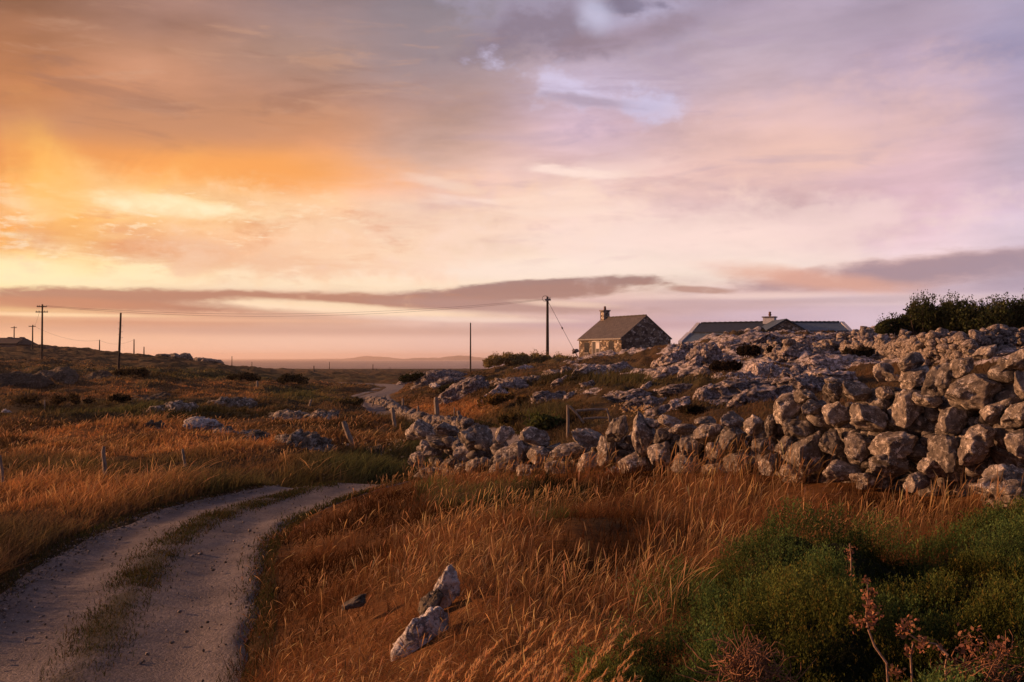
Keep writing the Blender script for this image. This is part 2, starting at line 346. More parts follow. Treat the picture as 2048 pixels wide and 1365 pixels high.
# ------------------------------------------------------------------ object helpers
def tag(o, label=None, cat=None, group=None, kind=None):
    if label: o['label'] = label
    if cat: o['category'] = cat
    if group: o['group'] = group
    if kind: o['kind'] = kind
    return o
def empty(name, loc, rz=0.0, **k):
    o = bpy.data.objects.new(name, None); scene.collection.objects.link(o)
    o.location = loc; o.rotation_euler = (0, 0, rz); o.empty_display_size = .3
    return tag(o, **k)
def link(name, me, parent=None, loc=None, rot=None, scale=None, **k):
    o = bpy.data.objects.new(name, me); scene.collection.objects.link(o)
    if parent: o.parent = parent
    if loc is not None: o.location = loc
    if rot is not None: o.rotation_euler = rot
    if scale is not None: o.scale = scale
    return tag(o, **k)
def mesh_np(name, V, F, mat, col=None, smooth=False):
    V = np.asarray(V, np.float32); F = np.asarray(F, np.int32); n = F.shape[1]
    me = bpy.data.meshes.new(name)
    me.vertices.add(len(V)); me.vertices.foreach_set('co', V.ravel())
    me.loops.add(F.size); me.loops.foreach_set('vertex_index', F.ravel())
    me.polygons.add(len(F)); me.polygons.foreach_set('loop_start', np.arange(0, F.size, n, dtype=np.int32))
    if smooth: me.polygons.foreach_set('use_smooth', np.ones(len(F), bool))
    me.update(calc_edges=True)
    if col is not None:
        a = me.color_attributes.new('tint', 'FLOAT_COLOR', 'POINT')
        c = np.ones((len(V), 4), np.float32); c[:, :3] = col; a.data.foreach_set('color', c.ravel())
    if mat: me.materials.append(mat)
    return me
class MB:
    """collects boxes, tubes and free faces into one mesh"""
    def __init__(s): s.v = []; s.f = []
    def add(s, vs, fs):
        b = len(s.v); s.v += [tuple(v) for v in vs]; s.f += [tuple(i + b for i in f) for f in fs]
    def box(s, x0, x1, y0, y1, z0, z1, M=None):
        vs = [Vector((x, y, z)) for z in (z0, z1) for y in (y0, y1) for x in (x0, x1)]
        if M: vs = [M @ v for v in vs]
        s.add(vs, [(0,2,3,1),(4,5,7,6),(0,1,5,4),(2,6,7,3),(0,4,6,2),(1,3,7,5)])
    def tube(s, pts, r, n=8, cap=True):
        pts = [Vector(p) for p in pts]; rs = r if isinstance(r, (list, tuple)) else [r] * len(pts)
        b = len(s.v); prev = None
        for i, p in enumerate(pts):
            t = (pts[min(i+1, len(pts)-1)] - pts[max(i-1, 0)]).normalized()
            a = t.orthogonal().normalized() if prev is None else (prev - t * prev.dot(t)).normalized()
            prev = a; c = t.cross(a)
            for k in range(n):
                q = 2 * math.pi * k / n; s.v.append(tuple(p + (a * math.cos(q) + c * math.sin(q)) * rs[i]))
        for i in range(len(pts) - 1):
            for k in range(n):
                k2 = (k + 1) % n; s.f.append((b+i*n+k, b+i*n+k2, b+(i+1)*n+k2, b+(i+1)*n+k))
        if cap:
            s.f.append(tuple(b + k for k in range(n))[::-1]); s.f.append(tuple(b + (len(pts)-1)*n + k for k in range(n)))
    def build(s, name, mat, parent=None, bevel=0, smooth=False, **k):
        me = bpy.data.meshes.new(name); me.from_pydata(s.v, [], s.f); me.update()
        if smooth: me.polygons.foreach_set('use_smooth', [True] * len(me.polygons))
        me.materials.append(mat); o = link(name, me, parent, **k)
        if bevel:
            m = o.modifiers.new('b', 'BEVEL'); m.width = bevel; m.segments = 2; m.limit_method = 'ANGLE'
        return o

# ------------------------------------------------------------------ materials
def new_mat(name):
    m = bpy.data.materials.new(name); m.use_nodes = True; n = NT(m.node_tree); n.n.clear()
    o = n.n.new('ShaderNodeOutputMaterial'); return m, n, o
def principled(n, o, base, rough=.9, normal=None, spec=.3, metal=0.0):
    p = n.n.new('ShaderNodeBsdfPrincipled'); n.put(p.inputs['Base Color'], base); n.put(p.inputs['Roughness'], rough)
    p.inputs['Specular IOR Level'].default_value = spec; n.put(p.inputs['Metallic'], metal)
    if normal is not None: n.l.new(normal, p.inputs['Normal'])
    n.l.new(p.outputs[0], o.inputs[0]); return p
def bump(n, h, strength=.5, dist=.02, nrm=None):
    b = n.n.new('ShaderNodeBump'); b.inputs['Strength'].default_value = strength; b.inputs['Distance'].default_value = dist
    n.l.new(h, b.inputs['Height'])
    if nrm is not None: n.l.new(nrm, b.inputs['Normal'])
    return b.outputs[0]
def pos(n): return n.n.new('ShaderNodeNewGeometry').outputs['Position']
def c4(r, g, b): return (r, g, b, 1.0)

def rock_mat(name, dark, mid, pale, sc=1.0, lichen=.5, moss=0.0, bs=.6):
    m, n, o = new_mat(name); P = pos(n)
    oi = n.n.new('ShaderNodeObjectInfo')
    P = n.vm('ADD', P, n.vec(n.m('MULTIPLY', oi.outputs['Random'], 37.0), n.m('MULTIPLY', oi.outputs['Random'], 19.0)))
    a = n.noise(P, 3.0 * sc, 8, .65); b = n.noise(P, 14 * sc, 6, .7); c = n.noise(P, 45 * sc, 4, .7)
    base = n.mix(n.mr(n.m('ADD', n.m('MULTIPLY', a, .6), n.m('MULTIPLY', b, .4)), .38, .62), dark, mid)
    base = n.mix(n.mr(n.m('ADD', n.m('MULTIPLY', n.noise(P, 6.5 * sc, 8, .72, .3), .7), n.m('MULTIPLY', c, .3)), .60 - .16 * lichen, .68 - .16 * lichen), base, pale)
    base = n.mix(n.mr(n.noise(P, 20 * sc, 5, .75), .60, .68, 0, .8), base, c4(.035, .03, .028))
    if moss: base = n.mix(n.mr(n.noise(P, 2.2 * sc, 6, .7), .56, .66, 0, moss), base, c4(.06, .05, .018))
    v = n.m('ADD', .62, n.m('MULTIPLY', oi.outputs['Random'], .72)); base = n.mix(1.0, base, n.vec(v, n.m('MULTIPLY', v, .98), n.m('MULTIPLY', v, .95)), 'MULTIPLY')
    h = n.m('ADD', n.m('MULTIPLY', a, 1.0), n.m('ADD', n.m('MULTIPLY', b, .5), n.m('MULTIPLY', c, .22)))
    principled(n, o, base, .93, bump(n, h, bs, .06 / sc), .2); return m
M = {}
M['wall_rock'] = rock_mat('field_stone', c4(.075, .06, .05), c4(.26, .222, .192), c4(.62, .555, .49), 1.9, .55, .15, 1.0)
M['pale_rock'] = rock_mat('pale_rock', c4(.13, .115, .105), c4(.36, .32, .30), c4(.66, .62, .60), 1.6, .85, 0, .9)
M['outcrop'] = rock_mat('outcrop_rock', c4(.06, .05, .047), c4(.23, .19, .18), c4(.60, .52, .51), 1.1, .7, .3, 1.0)
M['dim_rock'] = rock_mat('brown_field_rock', c4(.05, .042, .03), c4(.21, .17, .135), c4(.56, .48, .41), .9, .6, .35, 1.0)  # darker, browner stone than the outcrops
M['rubble'] = rock_mat('rubble_stone', c4(.05, .04, .036), c4(.25, .205, .175), c4(.55, .47, .42), 2.2, .7, .2, .9)

def veg_mat(name, trans=.35, rnd=.0):
    m, n, o = new_mat(name)
    at = n.n.new('ShaderNodeAttribute'); at.attribute_name = 'tint'
    c = at.outputs['Color']
    d = n.n.new('ShaderNodeBsdfDiffuse'); n.l.new(c, d.inputs[0])
    tr = n.n.new('ShaderNodeBsdfTranslucent'); n.l.new(c, tr.inputs[0])
    mx = n.n.new('ShaderNodeMixShader'); mx.inputs[0].default_value = trans
    n.l.new(d.outputs[0], mx.inputs[1]); n.l.new(tr.outputs[0], mx.inputs[2]); n.l.new(mx.outputs[0], o.inputs[0]); return m
M['grass'] = veg_mat('grass_blades', .4)
M['leaf'] = veg_mat('leaves', .3)

def ground_mat():
    m, n, o = new_mat('ground'); P = pos(n)
    at = n.n.new('ShaderNodeAttribute'); at.attribute_name = 'tint'
    a = n.noise(P, 1.6, 8, .7); b = n.noise(P, 12, 6, .75)
    v = n.mr(n.m('ADD', n.m('MULTIPLY', a, .55), n.m('MULTIPLY', b, .45)), .34, .66, .45, 1.45)
    base = n.mix(1.0, at.outputs['Color'], n.vec(v, v, v), 'MULTIPLY')
    # bare pale stones breaking through on the rocky slope (alpha-like mask kept in a second attribute)
    rk = n.n.new('ShaderNodeAttribute'); rk.attribute_name = 'rock'
    st = n.mr(n.m('ADD', n.noise(P, 1.3, 9, .74, .4), n.m('MULTIPLY', rk.outputs['Fac'], .42)), .78, .84)
    rc = n.mix(n.mr(n.noise(n.vm('MULTIPLY', P, (1, .6, 2.5)), 3.2, 9, .75), .40, .60), c4(.08, .065, .06), c4(.55, .48, .47))
    base = n.mix(st, base, rc)
    h = n.m('ADD', a, n.m('MULTIPLY', b, .5))
    principled(n, o, base, .97, bump(n, h, 1.0, .12), .1); return m
M['ground'] = ground_mat()
def road_mat():
    m, n, o = new_mat('gravel_track'); P = pos(n)
    at = n.n.new('ShaderNodeAttribute'); at.attribute_name = 'tint'      # r: across the track (0 edge .5 centre)
    f = n.n.new('ShaderNodeSeparateColor'); n.l.new(at.outputs['Color'], f.inputs[0])
    a = n.noise(P, 1.1, 5, .6); fine = n.noise(P, 60, 4, .8); mid = n.noise(P, 16, 4, .7)
    vo = n.voro(P, 30); vo2 = n.voro(P, 75)
    base = n.mix(n.mr(a, .38, .64), c4(.12, .10, .104), c4(.178, .15, .147))
    sp = n.mr(n.m('ADD', n.m('MULTIPLY', fine, .6), n.m('MULTIPLY', mid, .4)), .36, .64, .60, 1.38)
    base = n.mix(1.0, base, n.vec(sp, sp, sp), 'MULTIPLY')
    gv = n.mr(vo2.outputs['Color'], .2, .9, .7, 1.4); base = n.mix(n.mr(n.noise(P, 2.5, 3, .6), .45, .6, .25, 1.), base, n.mix(1.0, base, n.vec(gv, gv, gv), 'MULTIPLY'))
    base = n.mix(n.mr(mid, .66, .72, 0, .5), base, c4(.06, .05, .045))
    base = n.mix(n.mr(n.m('ADD', f.outputs[0], n.m('MULTIPLY', n.m('SUBTRACT', mid, .5), .9)), .35, .75, 0, .85), base, c4(.040, .034, .018))
    h = n.m('ADD', n.m('MULTIPLY', vo.outputs['Distance'], -.5), n.m('ADD', n.m('MULTIPLY', vo2.outputs['Distance'], -.3), n.m('MULTIPLY', fine, .5)))
    principled(n, o, base, .8, bump(n, h, .8, .03), .35); return m
M['road'] = road_mat()
def simple(name, colr, rough=.8, ns=20, amp=.35, spec=.3, stretch=(1, 1, 1), bs=.4, bd=.01):
    m, n, o = new_mat(name); P = pos(n); P = n.vm('MULTIPLY', P, stretch)
    a = n.noise(P, ns, 6, .65); v = n.mr(a, .3, .7, 1 - amp, 1 + amp)
    base = n.mix(1.0, c4(*colr), n.vec(v, v, v), 'MULTIPLY')
    principled(n, o, base, rough, bump(n, a, bs, bd), spec); return m
M['post'] = simple('weathered_wood', (.25, .2, .155), .9, 30, .5, .2, (1, 1, .12))
M['pole'] = simple('tarred_wood', (.05, .035, .028), .85, 10, .4, .2, (1, 1, .1))
M['steel'] = simple('galvanised_metal', (.18, .15, .14), .5, 8, .3, .5)
M['cable'] = simple('cable', (.06, .045, .04), .7, 3, .1)
M['white'] = simple('white_render', (.62, .6, .6), .85, 2.5, .12)
M['cap'] = simple('chimney_concrete', (.2, .17, .16), .9, 4, .25)
M['terracotta'] = simple('clay_pot', (.16, .08, .06), .9, 6, .2)
M['darkglass'] = simple('window_glass', (.02, .02, .022), .1, 2, .1, .6)
M['frame'] = simple('window_frame_paint', (.55, .5, .47), .6, 4, .1)
M['darkwood'] = simple('dark_door', (.05, .04, .038), .7, 8, .2)
M['twig'] = simple('dry_stalk', (.32, .2, .14), .9, 40, .4)
M['farhill'] = simple('island_rock', (.16, .12, .11), .95, .01, .3)
def slate_mat(name, c1, c2, rough=.55):
    m, n, o = new_mat(name); tcn = n.n.new('ShaderNodeTexCoord'); P = tcn.outputs['Object']
    b = n.n.new('ShaderNodeTexBrick'); n.l.new(tcn.outputs['UV'], b.inputs['Vector'])
    b.inputs['Scale'].default_value = 1.0; b.inputs['Mortar Size'].default_value = .02; b.inputs['Brick Width'].default_value = .5; b.inputs['Row Height'].default_value = .3
    b.inputs['Color1'].default_value = c4(*c1); b.inputs['Color2'].default_value = c4(*c2); b.inputs['Mortar'].default_value = c4(*[v * .4 for v in c1])
    a = n.noise(P, 2.2, 5, .6); v = n.mr(a, .3, .7, .75, 1.25)
    base = n.mix(1.0, b.outputs['Color'], n.vec(v, v, v), 'MULTIPLY')
    principled(n, o, base, rough, bump(n, b.outputs['Fac'], .6, -.03), .4); return m
M['slate_brown'] = slate_mat('brown_slate', (.10, .083, .075), (.135, .112, .10))
M['slate_blue'] = slate_mat('blue_slate', (.028, .038, .055), (.038, .05, .07), .6)
M['slate_teal'] = slate_mat('teal_slate', (.10, .14, .17), (.13, .17, .20), .5)
def masonry():
    m, n, o = new_mat('rubble_masonry'); tcn = n.n.new('ShaderNodeTexCoord'); P = tcn.outputs['Object']
    P2 = n.vm('ADD', P, n.vm('SCALE', n.n.new('ShaderNodeTexNoise').outputs['Color'], None))
    P2 = n.vm('MULTIPLY', P, (1, 1, 1.35))
    v = n.voro(P2, 1.9); e = n.voro(P2, 1.9, 'DISTANCE_TO_EDGE')
    s = n.n.new('ShaderNodeSeparateColor'); n.l.new(v.outputs['Color'], s.inputs[0])
    base = n.ramp(s.outputs[0], [(0, c4(.07, .052, .04)), (.3, c4(.17, .125, .09)), (.55, c4(.33, .25, .18)), (.8, c4(.48, .39, .30)), (1, c4(.74, .66, .57))])
    nz = n.noise(P, 14, 5, .7); q = n.mr(nz, .3, .7, .65, 1.35); base = n.mix(1.0, base, n.vec(q, q, q), 'MULTIPLY')
    k = n.mr(e.outputs['Distance'], .02, .09); base = n.mix(k, c4(.10, .08, .065), base)
    principled(n, o, base, .92, bump(n, n.m('ADD', k, n.m('MULTIPLY', nz, .4)), 1.0, .07), .2); return m
M['masonry'] = masonry()
def sea_mat():
    m, n, o = new_mat('sea_water'); P = pos(n)
    a = n.noise(n.vm('MULTIPLY', P, (.012, .05, 1)), 1.0, 9, .75); b = n.noise(n.vm('MULTIPLY', P, (.002, .01, 1)), 1.0, 6, .7)
    base = n.mix(n.mr(a, .4, .62), c4(.20, .13, .115), c4(.42, .27, .23))  # pink of the reflected sky painted into the water colour
    principled(n, o, base, n.mr(b, .35, .65, .35, .5), bump(n, n.m('ADD', a, b), .9, 5.0), .5); return m
M['sea'] = sea_mat()

# ------------------------------------------------------------------ ground cover zones
CG, CO, CB, CL = np.array([.075, .085, .028]), np.array([.34, .15, .05]), np.array([.115, .062, .036]), np.array([.13, .10, .045])
def blob(px, py, a, b, rx, ry): return np.exp(-(((px - a) / rx) ** 2 + ((py - b) / ry) ** 2))
def zones(X, Y, z):
    px = CX + FPX * X / np.maximum(Y, .3); py = pyof(X, Y, z)
    nz = fbm(X * .3, Y * .2, 7.7, 3); n2 = fbm(X * 1.1, Y * .8, 2.7, 3)
    g = .9*blob(px,py,700,925,150,40) + .9*blob(px,py,290,822,230,17) + .9*blob(px,py,600,788,90,16) + .8*blob(px,py,1240,762,190,11) + .7*blob(px,py,1090,835,90,26) \
      + .55*blob(px,py,980,1000,170,45) + .45*blob(px,py,820,1130,120,50) + .4*blob(px,py,1150,990,120,30) + .5*blob(px,py,180,740,160,12) + .55*blob(px,py,390,745,130,14) + .5*blob(px,py,560,755,300,8) + .45*blob(px,py,200,940,150,28) + .5*blob(px,py,1020,722,90,9)
    o = .9*blob(px,py,90,880,260,32) + .9*blob(px,py,470,885,230,28) + .8*blob(px,py,150,985,300,40) + .9*blob(px,py,900,815,110,22) + 1.1*(py > 940)*(px > 560)*(Y < 24) \
      + .45*blob(px,py,350,760,400,30) + .4*blob(px,py,300,790,300,10) + .7*blob(px,py,640,850,120,12) + .9*blob(px,py,760,905,60,20)+ .6*blob(px,py,330,850,120,12)
    g = np.clip(g + .35 * nz + .2 * n2, 0, 1); o = np.clip(o - .2 * nz + .25 * n2, 0, 1)
    heath = heath_m(X, Y)
    rock = rock_patch(X, Y, px, Y) * (1 - sst(850, 880, py)) + .45 * blob(px, py, 120, 745, 220, 30) + .3*blob(px,py,450,830,250,30)+.8*blob(px,py,940,770,60,20)
    rock = rock * (1 - .9*np.clip(blob(px,py,1240,762,190,13)*1.4,0,1))
    return g, o, np.clip(heath, 0, 1), np.clip(rock, 0, 1), px, py
def zone_col(g, o, px, Y):
    base = CB[None] * (1 - .45) + CL[None] * .45
    c = np.repeat(base, len(g), 0)
    c = c + (CO - c) * (o * (1 - .6 * g))[:, None]
    c = c + (CG - c) * (g * .85)[:, None]
    return c * (1 + .35 * sst(45, 110, Y))[:, None]

# ------------------------------------------------------------------ ground sheet
az = np.concatenate([np.linspace(-180, -44, 40)[:-1], np.linspace(-44, -29, 60)[:-1], np.linspace(-29, 29, 760)[:-1], np.linspace(29, 44, 60)[:-1], np.linspace(44, 180, 41)])
rr = np.concatenate([[.15, .5, 1.0, 1.8], np.exp(np.linspace(math.log(2.6), math.log(330), 560)), np.exp(np.linspace(math.log(345), math.log(2500), 60))])
A, RR = np.meshgrid(np.radians(az), rr); GX, GY = (RR * np.sin(A)).ravel(), (RR * np.cos(A)).ravel()
GZ = terr(GX, GY)
na_, nr_ = len(az), len(rr)
idx = np.arange(nr_ * na_).reshape(nr_, na_)
F = np.stack([idx[:-1, :-1], idx[:-1, 1:], idx[1:, 1:], idx[1:, :-1]], -1).reshape(-1, 4)
g_, o_, he_, rk_, px_, py_ = zones(GX, GY, GZ)
GC = zone_col(g_, o_, px_, GY) * .5
GC = GC + (np.array([.022, .026, .012]) - GC) * he_[:, None]
me = mesh_np('ground', np.stack([GX, GY, GZ], 1), F[:, ::-1], M['ground'], GC, True)
at = me.attributes.new('rock', 'FLOAT', 'POINT'); at.data.foreach_set('value', rk_.astype(np.float32))
link('ground', me, kind='structure')

# road ribbon
tt = np.gradient(road, axis=0); tt /= np.linalg.norm(tt, axis=1)[:, None]; nn = np.stack([tt[:, 1], -tt[:, 0]], 1)
rf = catmull(road_pts, 60); tf = np.gradient(rf, axis=0); tf /= np.linalg.norm(tf, axis=1)[:, None]; nf = np.stack([tf[:, 1], -tf[:, 0]], 1)
s = np.linspace(-1, 1, 41); hwv = hw(rf[:, 1])
wig = fbm(rf[:, 0] * .6, rf[:, 1] * .6, 11.0, 3) * .18
RX = rf[:, 0:1] + nf[:, 0:1] * (s[None] * (hwv + wig)[:, None] * 1.08); RY = rf[:, 1:2] + nf[:, 1:2] * (s[None] * (hwv + wig)[:, None] * 1.08)
prof = -.05 * np.exp(-((np.abs(s) - .52) / .2) ** 2) + .035 * np.exp(-(s / .16) ** 2) - .13 * sst(.76, 1.0, np.abs(s))
RZ = base_z(RX, RY) + .018 + prof[None] + fbm(RX * 1.3, RY * 1.3, 5.0, 3) * .018
n0, n1 = RX.shape; idx = np.arange(n0 * n1).reshape(n0, n1)
F = np.stack([idx[:-1, :-1], idx[:-1, 1:], idx[1:, 1:], idx[1:, :-1]], -1).reshape(-1, 4)
gsep = np.exp(-(s / .13) ** 2)[None] * (.75 + .5 * fbm(RX * .8, RY * .8, 2.0, 3)) + sst(.86, 1.0, np.abs(s))[None] * .9
gsep = gsep * (1 - .75 * sst(45, 60, RY))
rc = np.zeros((n0 * n1, 3)); rc[:, 0] = np.clip(gsep.ravel(), 0, 1)
link('road', mesh_np('road', np.stack([RX, RY, RZ], -1).reshape(-1, 3), F, M['road'], rc, True), kind='structure')

# sea + islands
mb = MB(); mb.add([(-60000, 500, SEA), (60000, 500, SEA), (60000, 80000, SEA), (-60000, 80000, SEA)], [(0, 1, 2, 3)]); mb.build('sea', M['sea'], kind='structure')
def island(name, pxs, pys, D, dep):
    xs = np.linspace(pxs[0], pxs[-1], 120); hp = np.interp(xs, pxs, pys)
    X = (xs - CX) / FPX * D; H = (HY - hp) / FPX * D + EYE - SEA
    H = np.maximum(H + fbm(xs * .05, 0, 1., 4) * 6, -3)
    ys = np.linspace(-1, 1, 21); XX, SS = np.meshgrid(X, ys); HH = H[None] * (1 - SS ** 2) ** .7 - 2
    V = np.stack([XX, D + SS * dep, SEA + HH], -1).reshape(-1, 3); i_ = np.arange(len(V)).reshape(XX.shape)
    F = np.stack([i_[:-1, :-1], i_[:-1, 1:], i_[1:, 1:], i_[1:, :-1]], -1).reshape(-1, 4)
    link(name, mesh_np(name, V, F, M['farhill'], None, True), kind='structure')
island('hills', [675, 705, 735, 770, 800, 812], [719, 716.5, 712.5, 714, 717.5, 719], 13000, 900)
island('hills', [800, 840, 880, 905, 930, 965, 985], [719, 715.5, 716, 712, 711, 715.5, 719], 11500, 900)
island('hills', [610, 640, 690, 720], [719.3, 717.8, 718, 719.3], 15000, 700)

# ------------------------------------------------------------------ rocks
def ico(sub):
    import bmesh
    bm = bmesh.new(); bmesh.ops.create_icosphere(bm, subdivisions=sub, radius=1.0)
    V = np.array([v.co[:] for v in bm.verts]); F = np.array([[v.index for v in f.verts] for f in bm.faces]); bm.free(); return V, F
ICO = {k: ico(k) for k in (2, 3, 4, 5)}
def rock_v(seed, sub=4, cuts=9, rough=.05, box=.35, crag=0.0):
    r = np.random.default_rng(seed); V, F = ICO[sub]; V = V.copy()
    p = 2 + box * 4                                            # towards a superquadric block
    V = V / (np.sum(np.abs(V) ** p, axis=1) ** (1 / p))[:, None]
    for _ in range(cuts):
        n = r.normal(size=3); n /= np.linalg.norm(n); o = r.uniform(.52, .86)
        d = V @ n; ex = np.maximum(d - o, 0); V = V - n[None] * (ex * .92)[:, None]
    s = seed * 3.71
    N = V / np.linalg.norm(V, axis=1)[:, None]
    V = V + N * (fbm(V[:, 0] * 1.1 + s, V[:, 1] * 1.1, V[:, 2] * 1.1, 3) * .16)[:, None]
    V = V + N * (fbm(V[:, 0] * 4 + s, V[:, 1] * 4, V[:, 2] * 4, 4, .6) * rough)[:, None]
    if crag:                                                   # bedding: long ridges and cracks
        q = fbm(V[:, 0] * 1.3 + s, V[:, 1] * 2.2, V[:, 2] * 5.5, 4, .6); V = V + N * (q * crag)[:, None]
        q = np.abs(fbm(V[:, 0] * 2.6 + s, V[:, 1] * 3.4 + V[:, 0] * 2, V[:, 2] * 7, 3, .6)); V = V - N * (np.exp(-(q / .06) ** 2) * crag * .5)[:, None]
    return V, F
STONE = []
for i in range(22):
    V_, F_ = rock_v(100 + i, 5, 15, .055, .45); V_ = V_ / np.abs(V_).max(axis=0)
    STONE.append(mesh_np('boulder', V_, F_, M['wall_rock'], None, True))
def rock_multi(items, sub, mat, name, parent=None, **k):
    """many small stones in ONE mesh; items = (centre, radii(3), rotation)"""
    VV, FF, b = [], [], 0
    lib = [rock_v(500 + i, sub, 8, .05, .3) for i in range(14)]
    for i, (c, rd, e) in enumerate(items):
        V, F = lib[i % 14]; Rm = np.array(__import__('mathutils').Euler(e).to_matrix())
        VV.append((V / .85 * np.asarray(rd)) @ Rm.T + np.asarray(c)); FF.append(F + b); b += len(V)
    return link(name, mesh_np(name, np.vstack(VV), np.vstack(FF), mat, None, True), parent, **k)

# ------------------------------------------------------------------ the dry stone wall beside the track
WP = [(2700, 7.2), (2300, 9.0), (2048, 10.2), (1900, 10.9), (1700, 12.1), (1500, 13.7), (1300, 15.6), (1200, 16.8), (1100, 18.0), (1000, 19.5), (900, 21.2), (820, 22.3), (700, 23)]
WP = sorted(WP)
def wd(px): return float(np.interp(px, [a for a, b in WP], [b for a, b in WP]))
wall = empty('dry_stone_wall', ((1400-CX)/FPX*14.6, 14.6, float(terr((1400-CX)/FPX*14.6, 14.6))), label='long grey dry stone wall of big rounded boulders at the top of the orange grass bank', cat='stone wall')
wl = Vector(wall.location)
wdir = math.atan2(22.3 - 10.2, (820-CX)/FPX*22.3 - (2048-CX)/FPX*10.2)
BL = [(1952,781,112,77,6),(1876,762,54,70,-8),(1830,752,62,38,22),(1762,745,38,36,10),(1787,755,46,20,14),(1718,786,68,44,3),(1665,787,42,42,0),(1770,786,30,30,0),
(1809,815,62,68,10),(1862,800,58,30,0),(1740,836,80,52,-10),(1625,818,42,32,14),(1668,828,52,52,0),(1900,843,68,54,-12),(1793,886,96,62,6),(1890,903,56,70,12),(1857,930,44,46,0),
(1718,892,56,60,0),(1660,890,44,60,0),(1615,905,72,76,16),(1682,943,76,44,0),(2012,737,54,40,0),(2050,716,76,44,24),(1975,705,52,28,0),(1925,732,50,38,20),(1818,727,46,36,-30),
(1982,825,50,44,0),(2052,775,54,62,0),(1668,764,44,18,4),(1612,793,44,30,10),(1573,815,68,52,20),(1588,855,66,44,-10),(1540,852,28,44,0),(1465,843,44,34,20),(1508,850,40,40,0),
(1467,878,58,48,10),(1406,843,44,24,-14),(1414,868,56,44,12),(1363,857,54,28,6),(1336,842,50,26,-14),(1327,872,46,32,-24),(1305,846,28,22,0),(1285,872,50,90,4),(1322,912,50,56,0),
(1270,932,70,62,0),(1237,858,50,50,0),(1214,900,38,62,0),(1525,893,44,36,0),(1573,888,64,38,28),(1536,930,52,44,0),(1430,902,38,36,0),(1482,925,60,48,0),(1378,935,66,48,10),(1376,892,48,44,0),
(958,873,68,48,24),(1025,912,84,50,20),(1008,866,38,34,-30),(1066,874,72,34,-18),(1080,906,46,38,0),(1135,902,74,34,12),(1180,874,74,38,16),(1212,898,30,50,0),(842,864,64,44,10),(884,884,66,28,0),(892,860,52,28,-6),
(1940,905,60,60,0),(1960,870,60,50,10),(2035,830,60,50,0),(2040,885,70,60,0),(1770,930,70,46,0),(1730,960,60,36,0),(1830,965,60,40,0),(1590,950,60,40,0),(1440,945,60,44,0),(1180,925,60,40,0),(1110,935,60,36,0),(1230,950,50,34,0),
(930,905,50,30,10),(955,930,46,34,0),(1000,945,50,30,0),(1055,940,50,30,0),(2090,740,70,50,0),(2130,790,80,60,0),(2110,860,80,70,0),(2200,760,90,70,0),(2190,850,90,80,0)]
k_ = np.random.default_rng(21)
for i, (px, py, w_, h_, rt) in enumerate(BL):
    d = wd(px) - .12 * k_.random() + (.10 if py < 800 and px > 1700 else 0) + .002 * (950 - py) * .6
    c = Vector(((px-CX)/FPX*d, d, EYE - (py-HY)/FPX*d)); sx_ = w_/FPX*d/2*1.1; sz_ = h_/FPX*d/2*1.12; sy_ = (sx_ + sz_) / 2 * k_.uniform(.85, 1.25)
    link('boulder', STONE[(i * 5) % 22], wall, loc=c - wl, rot=(k_.uniform(-.15, .15), R(-rt), k_.uniform(-.25, .25) + (math.pi if k_.random() < .5 else 0)), scale=(sx_, min(sy_, .42), sz_))
TOPP = [(700,950),(805,885),(830,862),(900,852),(925,872),(950,868),(1050,880),(1100,892),(1150,890),(1200,878),(1240,855),(1300,850),(1400,850),(1500,850),(1560,835),(1620,815),(1700,790),(1760,765),(1850,750),(1950,740),(2048,725),(2700,690)]
items = []
for i in range(1150):
    px = k_.uniform(800, 2350) if i < 900 else k_.uniform(2350, 2700); d = wd(px); top = float(np.interp(px, *zip(*TOPP))) + 10
    X0 = (px-CX)/FPX*d; zb = float(base_z(X0, d)); zt = EYE - (top-HY)/FPX*d
    lay = k_.choice([0, 1, 1, 2]); z = k_.uniform(zb - .05, max(zt - .06 * lay, zb + .2)); off = (.32, .46, .66)[lay]
    r0 = k_.uniform(.07, .17) if px > 1000 else k_.uniform(.06, .14)
    if px < 1000 and lay == 0: off = .02
    items.append(((X0 - wl.x - off * math.sin(wdir) * -1 * 0 + off * .55, d - wl.y + off * .85, z - wl.z), (r0 * k_.uniform(.9, 1.5), r0, r0 * k_.uniform(.6, 1)), tuple(k_.uniform(-.6, .6, 2)) + (k_.uniform(0, 6),)))
rock_multi(items, 2, M['wall_rock'], 'small_stones', wall, kind='stuff')
# far face of the low western end of the wall: countable small stones
for i in range(14):
    px = k_.uniform(812, 935); py = k_.uniform(892, 945); d = wd(px) - .1; s0 = k_.uniform(20, 34) / FPX * d / 2
    link('boulder', STONE[int(k_.integers(22))], wall, loc=Vector(((px-CX)/FPX*d, d, EYE-(py-HY)/FPX*d)) - wl, rot=(0, k_.uniform(-.5, .5), k_.uniform(0, 6)), scale=(s0 * 1.2, s0, s0 * .85))

